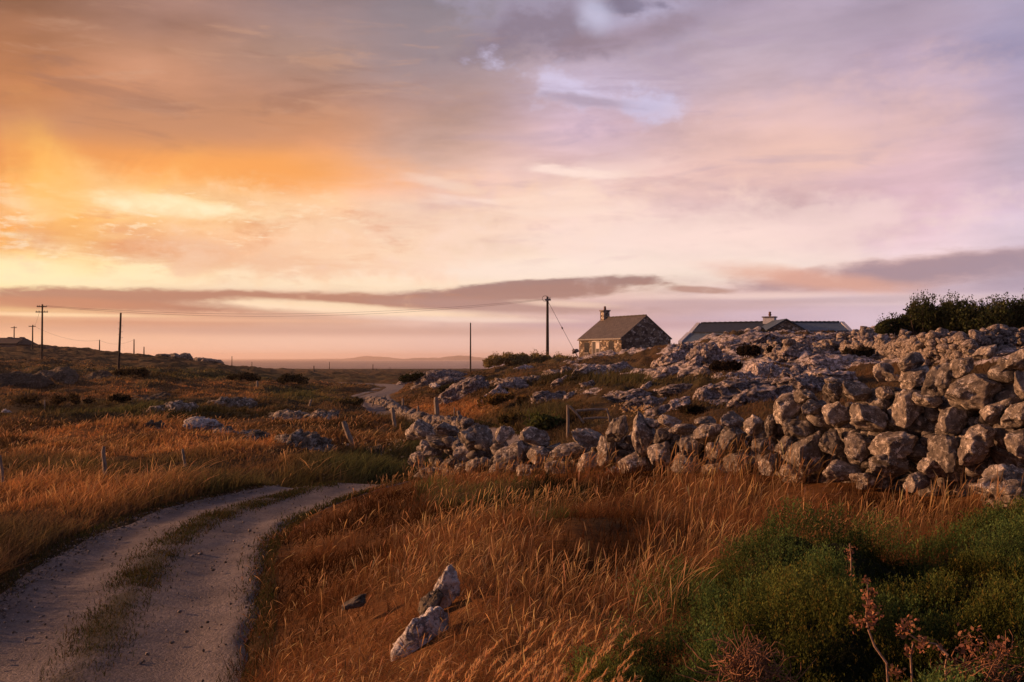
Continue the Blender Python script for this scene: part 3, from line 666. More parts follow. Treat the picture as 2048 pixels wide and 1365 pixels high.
# ------------------------------------------------------------------ rock outcrops and single rocks
def outcrop(px, py, w_, h_, rt, label, mat='outcrop', cat='rock', name='rock_outcrop', dmin=17.0, group=None, sub=5, crag=.10, dd=None, sink=.35, deep=.8, cuts=7, d_add=0.0):
    d, z = hit(px, py + h_ * .5, dmin); d = (dd or d) + d_add; 
    if dmin >= 90:
        dq = np.linspace(100, 300, 200); d = float(dq[np.argmax((terr((px-CX)/FPX*dq, dq) - EYE) / dq)])
    X = (px-CX)/FPX*d; zg = float(terr(X, d))
    sx_ = w_/FPX*d/2*1.12; H = h_/FPX*d; sz_ = H / (2 - 2*sink) * 1.25
    V, F = rock_v(int(px * 7 + py), sub, cuts, .05, .25, crag); V = V / np.abs(V).max(axis=0)
    ext = max(1.0, 3.0 / max(sx_, .5)); 
    V = V * np.array([sx_, min(sx_ * deep, 3.2), sz_])
    V = V + fbm(V[:, :1] * 2.2, V[:, 1:2] * 2.2, V[:, 2:] * 3.5, 5, .6) * min(.12, sz_ * .2)
    me = mesh_np(name, V, F, M[mat], None, True)
    zc = EYE - (py-HY)/FPX*d - (sz_ - H * .5)
    if dmin >= 90: zc = zg - .1 * sz_
    o = link(name, me, loc=(X, d, zc), rot=(0, R(-rt), 0), label=label, cat=cat, group=group); return o
O = outcrop
def wall_side_(px, d): return d - wd(px)
RK = [
(1487,675,110,34,4,'broad flat topped pinkish grey outcrop just below the white house roof'),
(1370,695,30,22,0,'small round grey rock below the right gable corner of the stone cottage'),
(1408,698,56,34,16,'lumpy grey outcrop below the sloping white gable edge of the blue roofed house'),
(1345,712,60,30,10,'low broken grey outcrop directly to the right of the stone cottage foot'),
(1585,678,60,30,6,'craggy grey rock on the crest below the small stone gable of the far house'),
(1665,676,130,24,-4,'long low dark rock ridge under the teal slate roof'),
(1550,722,62,54,46,'steep pale slab rising to the right in the middle of the rocky slope'),
(1485,745,44,22,10,'small humped pale rock left of the steep slab on the slope'),
(1585,733,58,38,28,'leaning pale slab right beside the steep slab on the slope'),
(1665,722,140,38,-2,'large pale lichen covered sheet of rock below the rubble wall'),
(1596,757,76,26,12,'wedge of grey rock under the pale lichen sheet on the slope'),
(1495,768,130,30,5,'long streaky grey rock shelf in the middle of the slope above the big boulders'),
(1522,786,96,36,12,'rounded grey rock shelf just behind the wall where it climbs'),
(1413,781,62,32,18,'ribbed grey slab sloping up right behind the middle of the wall'),
(1430,801,50,16,6,'thin low slab of rock lying behind the middle of the wall'),
(1360,801,42,24,0,'grey hump of rock behind the wall left of the thin low slab'),
(1375,771,90,14,3,'thin ledge of rock along the right end of the green rushes'),
(1450,718,36,24,20,'small blocky rock in a dark hollow of the slope'),
(1422,735,52,20,14,'cluster of blocky rock above the right end of the rushes'),
(1325,738,60,18,4,'low rock face with lit stones above the rushes right of the cottage'),
(1143,738,36,18,8,'small grey rock below and left of the cottage front wall'),
(1180,736,56,18,8,'low grey rock below the cottage front wall'),
(1235,733,74,28,14,'dark grey rock shelf rising right below the cottage gable corner'),
(1268,785,90,20,3,'pale broken rock ledge behind the timber gate rails, left of the slope'),
(1110,788,74,20,0,'pale stony patch of rock behind the scrub left of the gate'),
(1290,802,68,24,8,'dark ribbed rock behind the wall right of the timber gate'),
(1325,815,54,20,10,'small ribbed rock close behind the top of the wall'),
(1662,744,70,16,0,'thin pale rock strip below the large lichen sheet'),
(1108,743,40,12,0,'flat brown rock below the tall pole on the crest'),
(880,750,84,26,3,'dark rock knoll on the right of the far gravel track'),
(824,752,54,22,8,'rounded dark knoll at the far bend of the track'),
(905,758,60,14,4,'grey rock ledge above the hump beside the track'),
(930,774,80,36,26,'tilted rock slabs to the right of the far track'),
(980,786,36,44,-40,'narrow pale rock rib falling to the left in front of the hump'),
(1024,763,64,24,-6,'grey rounded rock face below the green hump'),
(1045,732,30,10,6,'small pale rock on the flank of the green hump'),
(1590,700,50,20,0,'dark rubbly rock below the stone gable on the crest'),
(1745,668,60,18,-8,'dark rock at the foot of the big bush on the crest'),
(1830,683,90,22,4,'long pale rock on top of the far rubble wall'),
]
for a in RK:
    O(a[0], a[1] + 2, a[2] * 1.3, a[3] * .88, *a[4:], mat='outcrop', dmin=19, deep=.8 if a[2] < 80 else .55, sink=.5, cuts=5)
O(872, 771, 28, 9, -14, 'small white slab of rock beside the far track', 'pale_rock', sub=4)
LK = [(343,809,72,30,0,'grey domed rock standing in the green strip of the left field'),
(474,847,70,32,-14,'dark speckled rock right of the white faced rock in the left field'),
(308,843,36,16,0,'small grey rock left of the white faced rock in the left field'),
(457,797,86,22,8,'pale low rock beyond the green strip of the left field'),
(40,748,110,28,0,'broad craggy outcrop at the left edge below the far house'),
(112,742,80,28,6,'craggy outcrop at the foot of the pole with two crossarms'),
(200,741,66,18,0,'dark rock row left of the plain pole in the left field'),
(282,782,86,18,6,'low stony ridge in the middle of the left field'),
(300,794,70,12,0,'thin strip of stones under the low stony ridge in the left field'),
(592,825,104,24,0,'pale streaked low rock in the field left of the tilted posts'),
(652,824,56,26,6,'dark rock next to the pale streaked one in the left field'),
(602,872,96,30,4,'rounded grey brown rock just left of the leaning grey post'),
(528,860,80,20,-16,'long low rock falling to the right above the orange grass'),
(740,890,48,20,0,'orange tinged boulder right of the leaning grey post')]
M['hill_rock'] = rock_mat('hill_rock', c4(.05, .04, .028), c4(.13, .10, .075), c4(.30, .25, .21), .9, .4, .6, 1.0)
for a in LK: O(a[0], a[1] + 6, a[2] * 1.3, a[3] * .9, *a[4:], mat='hill_rock' if a[0] < 330 else 'dim_rock', dmin=22, cuts=5, sink=.65)
O(412, 845, 74, 24, 0, 'bright white faced rock with dark grass cap in the left field', 'pale_rock', dmin=22)
O(14, 822, 16, 8, 0, 'small white stone at the left edge of the left field', 'pale_rock', sub=4, dmin=22)
O(696, 889, 14, 10, 0, 'tiny white stone beside the foot of the leaning post', 'pale_rock', sub=4, dmin=22)
for a in [(345,717,34,9,0,'leftmost dark rock on the end of the left hill skyline'),(372,717,30,11,0,'knobbly dark rock on the left hill skyline'),(400,722,36,10,0,'dark hump of rock right of the knobbly skyline rock'),(425,729,40,9,-8,'low dark rocks at the end of the left hill skyline'),(325,718,30,5,0,'thin dark rock strip on the left hill skyline')]:
    O(*a, mat='dim_rock', dmin=90, cuts=4, crag=.05)
qs = np.random.default_rng(77); k = 0
while k < 34:
    px, py = qs.uniform(1060, 2040), qs.uniform(690, 830); d, z = hit(px, py, 24)
    if d > 110 or wall_side_(px, d) < 2 or rock_patch((px-CX)/FPX*d, d, px, d) < .3: continue
    w_ = qs.uniform(14, 46) * (1.4 - d / 130); O(px, py, w_, w_ * qs.uniform(.2, .42), qs.uniform(5, 32), 'small grey rock breaking through the turf of the rocky slope behind the wall', cat='rock', name='rock', group='small rocks scattered over the rocky slope', sub=4, cuts=9, dmin=24, crag=.16); k += 1
def single(px, py, w_, h_, rt, d, label, mat, seed, name='boulder', cat='boulder', crag=.1, deep=.8):
    X = (px-CX)/FPX*d; V, F = rock_v(seed, 5, 12, .09, .3, crag); V = V / np.abs(V).max(axis=0) * np.array([w_/FPX*d/2, w_/FPX*d/2*deep, h_/FPX*d/2])
    return link(name, mesh_np(name, V, F, M[mat], None, True), loc=(X, d, EYE-(py-HY)/FPX*d), rot=(0, R(-rt), 0), label=label, cat=cat)
single(893,1170,62,104,-16,7.7,'white upright boulder half sunk in the orange grass, highest of three','pale_rock',31,crag=.04)
single(862,1212,50,74,-20,7.6,'small dark grey boulder wedged between two pale ones in the orange grass','dim_rock',32,crag=.04)
single(838,1276,86,150,-30,7.15,'long pale grey boulder leaning in the orange grass, lowest of three','pale_rock',33,crag=.05)
single(712,1204,60,22,20,8.3,'low brown rock nearly hidden in grass left of the white boulder','dim_rock',34)
single(2005,968,160,112,4,9.4,'large speckled boulder in front of the wall above the green heather','wall_rock',35,crag=.06)
single(2150,960,180,130,0,9.2,'big boulder in front of the wall outside the heather','wall_rock',36)

# far rubble wall and the stone banks on the crest
def stone_row(name, label, cat, pts, n, rpx, thick, mat='rubble', dmin=25, lay=1.0, seedv=1, kids=0):
    q = np.random.default_rng(seedv); pts = [(a, b, hh) + ((hit(a, b, dmin)[0],)) for a, b, hh in pts]
    xs = [p[0] for p in pts]; ds = [p[3] for p in pts]; hs = [p[2] for p in pts]
    mx = sum(xs) / len(xs); md = float(np.interp(mx, xs, ds)); base = ((mx-CX)/FPX*md, md, float(terr((mx-CX)/FPX*md, md)))
    root = empty(name, base, label=label, cat=cat); it = []; B = np.array(base)
    for i in range(n):
        px = q.uniform(xs[0], xs[-1]); d = float(np.interp(px, xs, ds)) + q.uniform(0, thick); X = (px-CX)/FPX*d
        hgt = float(np.interp(px, xs, hs)) / FPX * d; zg = float(terr(X, d)); r0 = q.uniform(*rpx) / FPX * d / 2
        it.append((np.array((X, d, zg + q.uniform(0, 1) * max(hgt - r0, .05))) - B, (r0*q.uniform(1, 1.5), r0, r0*q.uniform(.6, 1)), tuple(q.uniform(-.5, .5, 2)) + (q.uniform(0, 6),)))
    for c, rd_, e in it[:kids]: link('boulder', STONE[int(q.integers(22))], root, loc=c, rot=e, scale=[v * 1.35 for v in rd_])
    rock_multi(it[kids:], 2, M[mat], 'small_stones', root, kind='stuff'); return root
stone_row('rubble_wall', 'low rubble wall of small pale stones below the big dark bush', 'stone wall', [(1690, 705, 22), (1760, 722, 42), (1850, 740, 60), (1950, 722, 52), (2060, 705, 50)], 900, (9, 20), 1.6, seedv=5, kids=30, dmin=24)
stone_row('rubble_wall', 'rough stone bank on the crest between the white house and the bush', 'stone wall', [(1500, 708, 20), (1580, 712, 34), (1660, 705, 28), (1740, 698, 22)], 420, (8, 17), 1.8, seedv=6, kids=12, dmin=30)
stone_row('rubble_wall', 'broken rubble wall with fence posts along the left side of the curving track', 'stone wall', [(722, 803, 8), (770, 815, 16), (815, 838, 20), (860, 858, 26), (935, 868, 34)], 420, (9, 17), 1.5, seedv=8, kids=24, dmin=24)
stone_row('rubble_wall', 'dark tumbled stones on the slope left of the cottage', 'stone wall', [(880, 790, 14), (960, 776, 14), (1040, 768, 10), (1080, 760, 8)], 160, (6, 12), 2.2, seedv=9, dmin=40)

# ------------------------------------------------------------------ stone cottage
def house(name, loc, rz, L, Wd, eave, ridge, wallm, roofm, label, over=.18, verge=None, gable_m=None):
    """local x along the ridge (0..L), y across (0..Wd), front wall at y=0"""
    r = empty(name, loc, rz, label=label, cat='house'); pk = eave + ridge
    mb = MB(); z0 = -1.2
    mb.add([(0,0,z0),(L,0,z0),(L,Wd,z0),(0,Wd,z0),(0,0,eave),(L,0,eave),(L,Wd,eave),(0,Wd,eave),(0,Wd/2,pk),(L,Wd/2,pk)],
           [(0,1,5,4),(2,3,7,6),(1,2,6,9,5),(3,0,4,8,7)])
    wl_ = mb.build('wall', wallm, r)
    a = math.atan2(ridge, Wd/2); rf = MB(); o_ = over; t_ = .12
    me = bpy.data.meshes.new('roof'); vs = []; fs = []; uvs = []
    for sgn in (0, 1):
        y_e = -o_ if sgn == 0 else Wd + o_; z_e = eave - o_ * math.tan(a)
        b = len(vs); x0, x1 = -.12, L + .12
        for dz in (.03, .03 + t_):
            vs += [(x0, y_e, z_e+dz), (x1, y_e, z_e+dz), (x1, Wd/2, pk+dz), (x0, Wd/2, pk+dz)]
        fs += [(b,b+1,b+2,b+3), (b+4,b+5,b+6,b+7), (b,b+1,b+5,b+4), (b+1,b+2,b+6,b+5), (b+3,b,b+4,b+7)]
    me.from_pydata(vs, [], fs); uvl = me.uv_layers.new(name='UVMap'); sl = math.hypot(Wd/2, ridge)
    for p in me.polygons:
        for li in p.loop_indices:
            v = me.vertices[me.loops[li].vertex_index].co; uvl.data[li].uv = (v.x, abs(v.y - Wd/2) / (Wd/2) * sl)
    me.materials.append(roofm); ro = link('roof', me, r)
    rt_ = MB(); n = int(L / .45)
    for i in range(n):
        x = i * L / n; rt_.tube([(x + .01, Wd/2, pk + .17), (x + L / n - .03, Wd/2, pk + .17)], .12 + .02 * (i % 2), 8)
    rt_.build('ridge_tiles', roofm, ro)
    return r, ro, wl_
cn = (1243, 140.0)
cx0 = (cn[0]-CX)/FPX*cn[1]; zc = EYE + (718-711.5)/FPX*140
ang = math.atan2(-.866, .5)          # local +x runs from the far left corner to the near corner
Lc, Wc = 10.7, 8.8
far = (cx0 - .5*Lc, 140 + .866*Lc)
cot, croof, cwall = house('stone_cottage', (far[0], far[1], zc), ang, Lc, Wc, 2.45, 3.15, M['masonry'], M['slate_brown'], 'small rubble stone cottage with slate roof and one chimney on the crest')
def opening(parent, x, w_, z0, z1, kind, leaf=False):
    if kind == 'door':
        mb = MB(); mb.box(x, x+w_, -.05, .02, z0, z1); o = mb.build('door', M['darkwood'], parent)
        mb = MB(); t_ = .09
        mb.box(x-t_, x, -.09, -.02, z0, z1+t_); mb.box(x+w_, x+w_+t_, -.09, -.02, z0, z1+t_); mb.box(x, x+w_, -.09, -.02, z1, z1+t_); mb.build('frame', M['frame'], o)
        if leaf: mb = MB(); mb.box(x+w_*.5, x+w_*.5+.1, -.085, -.051, z0, z1); mb.box(x+w_*.5+.1, x+w_, -.08, -.052, z0+1.1, z1-.1); mb.build('glazed_leaf', M['frame'], o)
        mb = MB(); mb.box(x+.12, x+.2, -.12, -.051, z0+.95, z0+1.05); mb.build('handle', M['steel'], o)
    else:
        mb = MB(); mb.box(x, x+w_, -.05, .02, z0, z1); o = mb.build('window', M['darkglass'], parent)
        mb = MB(); t_ = .06
        mb.box(x, x+t_, -.075, -.052, z0, z1); mb.box(x+w_-t_, x+w_, -.075, -.052, z0, z1); mb.box(x+t_, x+w_-t_, -.075, -.052, z1-t_, z1); mb.box(x+t_, x+w_-t_, -.075, -.052, z0, z0+t_); mb.box(x+w_/2-.025, x+w_/2+.025, -.07, -.053, z0+t_, z1-t_)
        mb.build('frame', M['darkwood'], o)
        mb = MB(); mb.box(x-.1, x+w_+.1, -.16, -.003, z0-.14, z0-.002); mb.build('sill', M['cap'], o)
opening(cot, 1.5, 1.15, .45, 1.95, 'w'); opening(cot, 3.6, 1.75, -.1, 2.05, 'door', True); opening(cot, 7.7, 1.1, .8, 2.1, 'w')
mb = MB(); mb.box(-.1, Lc+.1, -.2, -.075, 2.26, 2.36); mb.build('fascia', M['frame'], croof)
mb = MB(); mb.tube([(-.1, -.26, 2.3), (Lc+.1, -.26, 2.28)], .06, 8); mb.build('gutter', M['steel'], croof)
mb = MB(); mb.box(.05, .95, Wc/2-.55, Wc/2+.55, 5.0, 6.75); ch = mb.build('chimney', M['masonry'], croof)
mb = MB(); mb.box(-.06, 1.06, Wc/2-.66, Wc/2+.66, 6.752, 6.93); mb.build('chimney_cap', M['cap'], ch)
mb = MB(); mb.tube([(.5, Wc/2, 6.93), (.5, Wc/2, 7.5)], [.2, .16], 12); mb.build('chimney_pot', M['terracotta'], ch)

# white house behind the crest
d1 = 165.
def_x = lambda px, d: (px-CX)/FPX*d
zz = lambda py, d: EYE + (HY-py)/FPX*d
whr = empty('white_house', (def_x(1540, d1), d1, zz(700, d1)), label='white house with dark blue slate roofs and a square white chimney behind the crest', cat='house')
B0 = Vector(whr.location)
def prism(name, x0, x1, y0, y1, ze, zr, mat, parent, uvs=True, thick=.12):
    me = bpy.data.meshes.new(name); ym = (y0+y1)/2; vs = []; fs = []
    for dz in (0, thick):
        vs += [(x0,y0,ze+dz),(x1,y0,ze+dz),(x1,ym,zr+dz),(x0,ym,zr+dz),(x0,y1,ze+dz),(x1,y1,ze+dz)]
    fs = [(0,3,2,1),(3,4,5,2),(6,7,8,9),(9,8,11,10),(0,1,7,6),(1,2,8,7),(2,5,11,8),(3,0,6,9),(4,3,9,10),(5,4,10,11)]
    me.from_pydata(vs, [], fs); uvl = me.uv_layers.new(name='UVMap')
    for p in me.polygons:
        for li in p.loop_indices:
            v = me.vertices[me.loops[li].vertex_index].co; uvl.data[li].uv = (v.x, abs(v.y-ym)*1.2)
    me.materials.append(mat); return link(name, me, parent)
def wx(px, d=d1): return def_x(px, d) - B0.x
def wz(py, d=d1): return zz(py, d) - B0.z
PIV = wx(1399); C30 = math.cos(R(28))
wxa = lambda px: PIV + (wx(px) - PIV) / C30
y0, y1 = -4., 4.
rA = prism('roof', wxa(1399), wxa(1548), y0-.2, y1+.2, wz(667), wz(648.5), M['slate_blue'], whr)
mb = MB(); n = 28; xa, xb = wxa(1402), wxa(1530)
for i in range(n): mb.tube([(xa+(xb-xa)*i/n, 0, wz(648.5)+.16), (xa+(xb-xa)*(i+.93)/n, 0, wz(648.5)+.16)], .13+.04*(i%2), 8)
mb.build('ridge_tiles', M['slate_blue'], rA)
mb = MB(); x0, x1 = wxa(1399.5), wxa(1546)
mb.add([(x0,y0,-1.5),(x1,y0,-1.5),(x1,y1,-1.5),(x0,y1,-1.5),(x0,y0,wz(667.5)),(x1,y0,wz(667.5)),(x1,y1,wz(667.5)),(x0,y1,wz(667.5)),(x0,0,wz(649.3)),(x1,0,wz(649.3))],[(0,1,5,4),(2,3,7,6),(1,2,6,9,5),(3,0,4,8,7)])
mb.build('wall', M['white'], whr)
def barge(P, parent, wdt=.32, t_=.22):
    mb = MB(); 
    for a, b in zip(P[:-1], P[1:]):
        a, b = Vector(a), Vector(b)
        vs = [a+Vector((-t_,0,-wdt)), a+Vector((t_*.2,0,-wdt)), a+Vector((t_*.2,0,.1)), a+Vector((-t_,0,.1)), b+Vector((-t_,0,-wdt)), b+Vector((t_*.2,0,-wdt)), b+Vector((t_*.2,0,.1)), b+Vector((-t_,0,.1))]
        mb.add(vs, [(0,1,2,3),(4,7,6,5),(0,4,5,1),(1,5,6,2),(2,6,7,3),(3,7,4,0)])
    return mb.build('verge', M['white'], parent)
barge([(wxa(1399), y0-.25, wz(667)), (wxa(1399), 0, wz(648.5)+.15)], rA, .35, .5)
# lean-to roof in front of the left wing
me = bpy.data.meshes.new('porch_roof')
L0, L1 = wxa(1399), wxa(1500); yf = -8.5
vs = [(L0-.3, y0-.05, wz(667)-.1), (L1, y0-.05, wz(667)-.1), (L1, yf, wz(686)), (L0-.3, yf, wz(686))]; vs += [(a, b, c-.14) for a, b, c in vs]
me.from_pydata(vs, [], [(0,3,2,1),(4,5,6,7),(0,1,5,4),(1,2,6,5),(2,3,7,6),(3,0,4,7)]); uvl = me.uv_layers.new(name='UVMap')
for p in me.polygons:
    for li in p.loop_indices: v = me.vertices[me.loops[li].vertex_index].co; uvl.data[li].uv = (v.x, v.y)
me.materials.append(M['slate_teal']); po = link('porch_roof', me, whr)
barge([(L0-.3, yf-.1, wz(686)+.05), (L0-.3, y0-.05, wz(667))], po, .4, .5)
mb = MB(); mb.box(L0, L1-.2, yf+.2, y0-.02, -1.5, wz(687)-.1); mb.build('porch_wall', M['white'], whr)
mb = MB(); mb.box(wxa(1513), wxa(1532), -.8, .8, wz(652), wz(638.5)); chn = mb.build('chimney', M['white'], rA)
mb = MB(); mb.box(wxa(1511.5), wxa(1533.5), -.95, .95, wz(638.5)+.003, wz(638.5)+.18); mb.build('chimney_cap', M['cap'], chn)
mb = MB(); mb.tube([(wxa(1523), 0, wz(638.5)+.18), (wxa(1523), 0, wz(627))], [.17,.2], 12); mb.tube([(wxa(1523), 0, wz(634)), (wxa(1523), 0, wz(632))], .25, 12); mb.build('chimney_pot', M['terracotta'], chn)

for o_ in whr.children:
    o_.matrix_basis = Matrix.Translation((PIV, 0, 0)) @ Matrix.Rotation(R(-28), 4, 'Z') @ Matrix.Translation((-PIV, 0, 0))
# right wing
d2 = d1 - 11
y0, y1 = -14.5, -7.
rB = prism('roof', wx(1566, d2), wx(1688, d2), y0-.2, y1+.2, wz(664, d2), wz(646.5, d2), M['slate_teal'], whr)
mb = MB(); n = 24; xa, xb = wx(1570, d2), wx(1680, d2)
for i in range(n): mb.tube([(xa+(xb-xa)*i/n, (y0+y1)/2, wz(646.5, d2)+.16), (xa+(xb-xa)*(i+.93)/n, (y0+y1)/2, wz(646.5, d2)+.16)], .13+.04*(i%2), 8)
mb.build('ridge_tiles', M['slate_blue'], rB)
mb = MB(); x0, x1 = wx(1566, d2), wx(1688, d2); ym = (y0+y1)/2
mb.add([(x0,y0,-1.5),(x1,y0,-1.5),(x1,y1,-1.5),(x0,y1,-1.5),(x0,y0,wz(664.5, d2)),(x1,y0,wz(664.5, d2)),(x1,y1,wz(664.5, d2)),(x0,y1,wz(664.5, d2)),(x0,ym,wz(647.5, d2)),(x1,ym,wz(647.5, d2))],[(0,1,5,4),(2,3,7,6),(1,2,6,9,5),(3,0,4,8,7)])
mb.build('wall', M['white'], whr)
# cross gable in rubble stone facing the viewer
gx, gw = wx(1555, d2), 2.6; gz = wz(644, d2)
mb = MB(); ge = wz(662, d2)
mb.add([(gx-gw,-16.,-1.5),(gx+gw,-16.,-1.5),(gx+gw,-16.,ge),(gx,-16.,gz),(gx-gw,-16.,ge),(gx-gw,-8.,-1.5),(gx+gw,-8.,-1.5),(gx+gw,-8.,ge),(gx,-8.,gz),(gx-gw,-8.,ge)],[(0,1,2,3,4),(5,9,8,7,6),(0,4,9,5),(1,6,7,2)])
mb.build('gable', M['masonry'], whr)
gr = MB(); gr.add([(gx-gw-.3,-16.2,ge-.15),(gx,-16.2,gz+.1),(gx,-8.,gz+.1),(gx-gw-.3,-8.,ge-.15),(gx-gw-.3,-16.2,ge+.05),(gx,-16.2,gz+.3),(gx,-8.,gz+.3),(gx-gw-.3,-8.,ge+.05)],[(0,3,2,1),(4,5,6,7),(0,1,5,4),(3,0,4,7),(1,2,6,5),(2,3,7,6)])
gr.add([(gx,-16.2,gz+.1),(gx+gw+.3,-16.2,ge-.15),(gx+gw+.3,-8.,ge-.15),(gx,-8.,gz+.1),(gx,-16.2,gz+.3),(gx+gw+.3,-16.2,ge+.05),(gx+gw+.3,-8.,ge+.05),(gx,-8.,gz+.3)],[(0,3,2,1),(4,5,6,7),(0,1,5,4),(3,0,4,7),(1,2,6,5),(2,3,7,6)])
gr.build('gable_roof', M['slate_teal'], whr)
me = barge([(wx(1688, d2), y0-.25, wz(664, d2)), (wx(1688, d2), ym, wz(646.5, d2)+.15)], rB, .35, .5)

# far house on the left hill
d3 = 215.
fh = empty('far_house', (def_x(20, d3), d3, zz(694, d3)), label='low brown house with two chimneys at the left end of the hill skyline', cat='house')
F0 = Vector(fh.location); fx = lambda p: def_x(p, d3)-F0.x; fz = lambda p: zz(p, d3)-F0.z
M['far_roof'] = slate_mat('far_house_slate', (.10,.065,.05), (.12,.08,.06), .8); M['far_wall'] = simple('far_house_render', (.26,.17,.13), .9, 2, .2)
rC = prism('roof', fx(-60), fx(50), -4, 4, fz(689), fz(677), M['far_roof'], fh)
mb = MB(); x0, x1 = fx(-58), fx(49)
mb.add([(x0,-3.6,-2),(x1,-3.6,-2),(x1,3.6,-2),(x0,3.6,-2),(x0,-3.6,fz(689.5)),(x1,-3.6,fz(689.5)),(x1,3.6,fz(689.5)),(x0,3.6,fz(689.5)),(x0,0,fz(678)),(x1,0,fz(678))],[(0,1,5,4),(2,3,7,6),(1,2,6,9,5),(3,0,4,8,7)]); mb.build('wall', M['far_wall'], fh)
mb = MB(); mb.add([(fx(49)+.13,-3.8,fz(690)),(fx(62),-3.8,fz(690)),(fx(62),3.8,fz(690)),(fx(49)+.13,3.8,fz(690)),(fx(49)+.13,-1,fz(678)),(fx(49)+.13,1,fz(678))],[(0,1,4),(1,2,5,4),(2,3,5),(0,4,5,3),(0,3,2,1)]); mb.build('lean_to_roof', M['far_roof'], fh)
for p_ in (20, 44):
    mb = MB(); mb.box(fx(p_-3), fx(p_+3), -.5, .5, fz(679), fz(674.5)); mb.build('chimney', M['far_wall'], rC)
mb = MB(); mb.box(fx(62)+.1, fx(101), -2, 2, -2, fz(694.5)); mb.box(fx(61), fx(102), -2.2, 2.2, fz(694.5)+.01, fz(693.5)); sh = mb.build('outbuilding', M['far_wall'], fh)

# ------------------------------------------------------------------ poles and lines
def pole(px, top, bot, d, label, arms=0, lean=0.0, guy=None, pegs=False, r=.13, group='timber line poles', wx_=0):
    X = (px-CX)/FPX*d; zb = float(terr(X, d)) - .3; zt = EYE + (HY-top)/FPX*d
    root = empty('utility_pole', (X, d, zb), label=label, cat='pole', group=group)
    H = zt - zb; mb = MB(); mb.tube([(0,0,0), (lean*.5,0,H*.5), (lean,0,H)], [r*1.15, r, r*.8], 12); p = mb.build('shaft', M['pole'], root, smooth=False)
    tip = Vector((X+lean, d, zt))
    for k in range(arms):
        z = H - .35 - k * .75; hw_ = .85 if k else .7
        mb = MB(); mb.box(lean-hw_, lean+hw_, -.22, -.12, z-.06, z+.06); am = mb.build('crossarm', M['pole'], root)
        for q_ in (-.9, -.45, .45, .9): mb = MB(); mb.tube([(lean+q_*hw_, -.17, z+.06), (lean+q_*hw_, -.17, z+.12), (lean+q_*hw_, -.17, z+.2)], [.03,.055,.04], 8); mb.build('insulator', M['cap'], am)
    if pegs:
        for k in range(6): mb = MB(); mb.tube([(lean*.9-.03,0,H-1.2-k*.35), (lean*.9+(.3 if k%2 else -.3),0,H-1.2-k*.35)], .018, 6); mb.build('step_peg', M['steel'], root)
    if guy:
        gx_, gy_, gz_ = guy; mb = MB(); a = Vector((lean+.05,0,H-.6)); b = Vector((gx_-X, 0, gz_-zb)); mid = a.lerp(b, .5)
        mb.tube([a, b], .025, 6); gw_ = mb.build('guy_wire', M['cable'], root)
        mb = MB(); dr = (b-a).normalized(); mb.tube([mid-dr*.18, mid-dr*.1, mid+dr*.1, mid+dr*.18], [.03,.11,.11,.03], 8); mb.build('guy_insulator', M['cap'], gw_)
        mb = MB(); mb.tube([b-dr*1.0, b+dr*.3], .07, 8); mb.build('guy_anchor', M['pole'], gw_)
    return tip, root
tA, _ = pole(84, 609, 720, 140, 'tall timber pole with two crossarms on the left hillside', arms=2, guy=((84-45-CX)/FPX*140, 0, EYE+(HY-688)/FPX*140) if False else None)
tB, _ = pole(237, 626, 748, 118, 'plain slightly leaning timber pole with step pegs in the left field', lean=.25, pegs=True)
tC, _ = pole(941, 646, 741, 160, 'bare thin timber pole left of the green hump', r=.12)
X_ = (1095-CX)/FPX*137
tD, rD = pole(1095, 594, 708, 137, 'stout dark timber pole with a stay wire left of the stone cottage', guy=((1153-CX)/FPX*137, 0, zz(710, 137)), r=.2)
zt_ = tD.z - rD.location.z
mb = MB(); mb.box(-.35, .45, -.3, -.18, zt_-.55, zt_-.3); mb.tube([(-.1,-.25,zt_-.3),(-.1,-.25,zt_+.05)], [.07,.05], 8); mb.tube([(.3,-.25,zt_-.3),(.35,-.25,zt_-.05)], [.07,.05], 8); mb.build('pole_head_bracket', M['steel'], rD)
mb = MB(); mb.tube([(-.1+.42*math.cos(q)-.2, -.25, zt_-.25+.38*math.sin(q)) for q in np.linspace(.3, 5.2, 14)], .03, 6); mb.build('cable_loop', M['cable'], rD)
mb = MB(); mb.tube([(.13,-.1,zt_*.25-.2),(.13,-.1,zt_*.7)], .04, 6); mb.build('conduit', M['steel'], rD)
for px, tp, d, ar, lb in [(28,653,240,1,'short pole with a crossarm behind the roof of the far left house'),(65,650,200,1,'pole with one crossarm rising beside the far left house'),(199,680,230,0,'small distant pole standing left of the pegged pole'),
    (268,679,215,0,'small distant pole right of the pegged pole'),(288,694,230,0,'shortest distant pole on the left hill skyline'),(464,713,420,0,'tiny pole near the shore beyond the left hill rocks'),(504,724,500,0,'tiny pole against the sea left of the dark bush'),
    (628,732,330,0,'tiny pole on the shore plain left of centre'),(659,724,520,0,'tiny pole against the water left of the low mound'),(746,729,380,0,'tiny pole on the plain above the far track'),(780,735,600,0,'tiny pole at the water edge right of the low mound'),(753,738,420,0,'shortest tiny pole on the plain above the far track')]:
    pole(px, tp, 0, d, lb, arms=ar, r=.13 if d < 300 else .16, group='distant line poles')
def cable(a, b, sag, label, r=.014, name='power_line'):
    a, b = Vector(a), Vector(b); P = [a.lerp(b, t) - Vector((0,0,4*sag*t*(1-t))) for t in np.linspace(0, 1, 24)]
    mb = MB(); mb.tube(P, r, 5); o = mb.build(name, M['cable']); tag(o, label, 'cable'); return o
cable(tA + Vector((.6,-.17,-.2)), tD + Vector((-.2,-.25,-.3)), 1.6, 'upper thin wire hanging from the double crossarm pole to the stout pole')
cable(tA + Vector((-.6,-.17,-.2)), tD + Vector((.3,-.25,-.35)), 1.9, 'lower thin wire hanging from the double crossarm pole to the stout pole')
